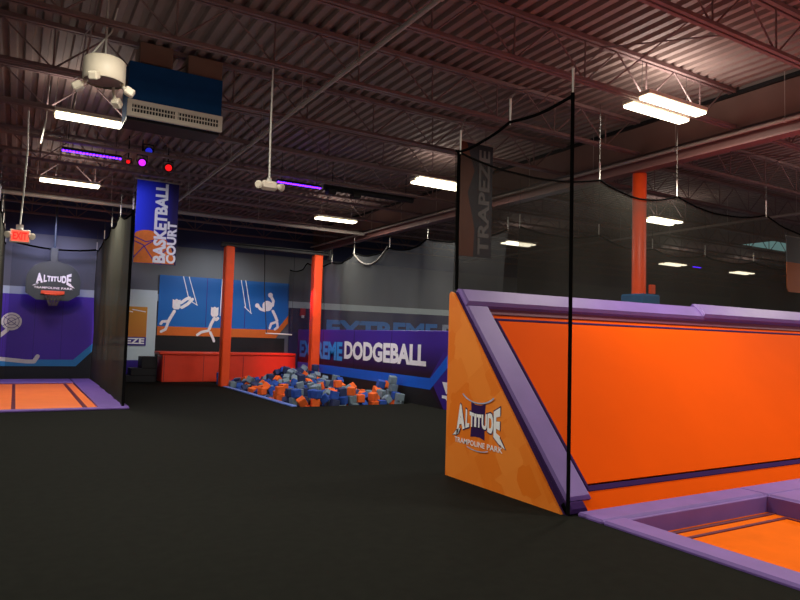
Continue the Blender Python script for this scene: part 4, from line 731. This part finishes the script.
b = MB(); x = hx0+.07
while x < hx1-.06: b.box((x, yy+.01, zz0+.05), (x+.010, yy+.028, zz1-.05)); x += .04
b.box((hx0+.05, yy+.008, 4.65), (hx1-.05, yy+.02, 4.665)); b.build('grille_slats', 'hvac_white', gr)
MB().box((1.3, 9.6, 5.36), (1.75, 10.05, ZD), .01).build('supply_duct', 'tan', t)
MB().box((1.95, 9.55, 5.3), (2.45, 10.05, ZD-.05), .01).build('return_duct', 'tan', t)
FY = 8.0
t = thing('drum_fan', (.72, FY, 4.4), 'white drum-shaped ceiling unit with four small white heads', 'ceiling unit')
c = (.72, FY)
b = MB(); n = 28
rgs = [(.215, 4.40), (.225, 4.41), (.225, 4.64), (.205, 4.66), (.0, 4.665)]
vs = [(c[0]+rad*math.cos(2*PI*k/n), c[1]+rad*math.sin(2*PI*k/n), z) for rad, z in rgs for k in range(n)]
b.add(vs, [(i*n+k, i*n+(k+1) % n, (i+1)*n+(k+1) % n, (i+1)*n+k) for i in range(4) for k in range(n)], True); b.build('drum', 'cream', t)
MB().tube([(c[0], c[1], 4.42), (c[0], c[1], 4.421)], .21, 24).build('drum_underside', 'steel', t)
for k, (a, zz) in enumerate(((-2.05, 4.38), (-.1, 4.34), (.9, 4.26), (2.85, 4.33))):
    Rz = Matrix.Rotation(a, 3, 'Z') @ Matrix.Rotation(.5, 3, 'Y'); p = Vector((c[0]+math.cos(a)*.27, c[1]+math.sin(a)*.27, zz))
    q = MB().box((-.055, -.05, -.045), (.055, .05, .045), .014); q.v = [p+Rz@v for v in q.v]
    hd = q.build('spray_head', 'cream', t)
    MB().tube([p-Rz@Vector((.05, 0, 0)), (c[0]+math.cos(a)*.18, c[1]+math.sin(a)*.18, 4.42)], .02, 6).build('head_arm', 'cream', hd)
MB().tube([(c[0], c[1], 4.68), (c[0], c[1], ZD)], .012, 6).tube([(c[0]-.15, c[1], 4.68), (c[0]-.05, c[1], 4.85), (c[0]+.05, c[1], 5.0), (c[0]+.1, c[1], 5.3)], .01, 6).build('hanging_conduit', 'rope', t)
def heads(p, t, dy=0):
    for s in (-1, 1):
        q = p+Vector((s*.13, -.02, .0)); d = Vector((s*.6, -.8, -.25)).normalized()
        hd = MB().tube([q-d*.04, q+d*.02, q+d*.05], [.03, .045, .05], 12).build('lamp_head', 'ivory', t)
        MB().tube([q+d*.051, q+d*.056], [.044, .036], 12).build('lamp_lens', 'cream', hd)
t = thing('exit_sign', (-.02, 11, 2.85), 'red EXIT sign with two lamp heads hanging on a white conduit', 'sign')
MB().box((-.14, 10.97, 2.83), (.12, 11.03, 3.02), .01).build('housing', 'ivory', t)
MB().box((-.12, 10.962, 2.85), (.10, 10.972, 3.0)).build('sign_face', 'exit_red', t)
lay(MB(), txt('EXIT', .03), (-.10, 10.957, 2.87), (.18, 0, 0), (0, 0, .11)).build('lettering', 'exit_letter', t)
heads(Vector((-.01, 11, 2.94)), t)
MB().tube([(-.02, 11, 3.02), (-.0, 11, 3.5), (.02, 11, 4.2), (.0, 11, 4.8)], .011, 8).tube([(-.02, 11, 3.02), (-.02, 11, 3.09)], .05, 10).build('conduit', 'rope', t)
t = thing('emergency_light', (2.71, 8, 3.45), 'ivory two-headed emergency light hanging on a long white conduit', 'light')
MB().box((2.60, 7.95, 3.44), (2.82, 8.05, 3.56), .03).build('housing', 'ivory', t)
heads(Vector((2.71, 8, 3.50)), t)
MB().tube([(2.71, 8, 3.54), (2.70, 8, 4.2), (2.70, 8, 5.03)], .012, 8).tube([(2.70, 8, 5.0), (2.70, 8, ZD)], .004, 5).tube([(2.71, 8, 3.54), (2.71, 8, 3.6)], .03, 10).build('conduit', 'rope', t)
t = thing('conduit_drop', (.25, 12.3, 5.66), 'white electrical conduit dropping beside the left tube light', 'conduit')
MB().tube([(.20, 12.3, 4.66), (.26, 12.3, 5.06), (.28, 12.3, 5.66)], .012, 8).build('conduit', 'rope', t)

# window strip glimpsed through the netting
struct(MB().box((24.5, 13.95, 5.655), (28, 15.3, 5.66)).build('window_1', 'sky_light'))

# ------------------------------------------------------------------ foam pit
t = thing('pit_edge_pad', (5.45, 13.7, 0), 'pale blue padded edge along the left side of the foam pit', 'pad')
MB().box((5.36, 13.72, .0), (5.50, 19.28, .035), .012).build('pad_strip', 'edge_blue', t)
h = .0925
def cube_mesh(m):
    b = MB().box((-h, -h, -h), (h, h, h), .012)
    me = bpy.data.meshes.new('foam_cube'); me.from_pydata([tuple(v) for v in b.v], [], b.f); me.materials.append(M[m]); return me
CM = {k: cube_mesh('foam_'+k) for k in ('orange', 'blue', 'grey', 'navy')}
rc = random.Random(4)
for x, y, z, a, b_, c_ in FOAM_TOP:
    x, y, z = x/100, y/100, z/100
    if y > 16.6 and x > 6.5: zone = 'heaped high before the right orange post'; w = (.05, .22, .30, .43)
    elif y > 16.6 or x < 6.2: zone = 'lying low along the left edge of the pit'; w = (.2, .26, .26, .28)
    else: zone = 'near the front of the pit before the dodgeball wall'; w = (.46, .24, .28, .02) if x > 6.9 else (.12, .36, .38, .14)
    k = rc.choices(('orange', 'blue', 'grey', 'navy'), w)[0]
    o = bpy.data.objects.new('foam_cube', CM[k]); COL.objects.link(o)
    o.location = (x, y, z); o.rotation_euler = (a/10, b_/10, c_/10)
    tag(o, '%s foam cube %s' % ({'navy': 'dark navy', 'grey': 'blue-grey'}.get(k, k), zone), 'foam cube', 'foam cubes in the pit')
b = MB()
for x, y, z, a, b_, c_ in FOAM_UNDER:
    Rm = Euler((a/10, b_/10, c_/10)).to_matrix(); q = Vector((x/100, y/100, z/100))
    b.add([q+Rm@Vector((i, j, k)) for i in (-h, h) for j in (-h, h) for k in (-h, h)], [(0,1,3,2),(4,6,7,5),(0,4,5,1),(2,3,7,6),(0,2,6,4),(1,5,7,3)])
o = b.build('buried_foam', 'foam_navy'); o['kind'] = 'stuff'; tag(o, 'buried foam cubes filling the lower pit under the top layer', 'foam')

# ------------------------------------------------------------------ world
w = bpy.data.worlds.new('world'); SC.world = w; w.use_nodes = True
w.node_tree.nodes['Background'].inputs[0].default_value = (.02, .02, .024, 1); w.node_tree.nodes['Background'].inputs[1].default_value = .3
for o in bpy.data.objects:
    if '_w' in o: del o['_w']
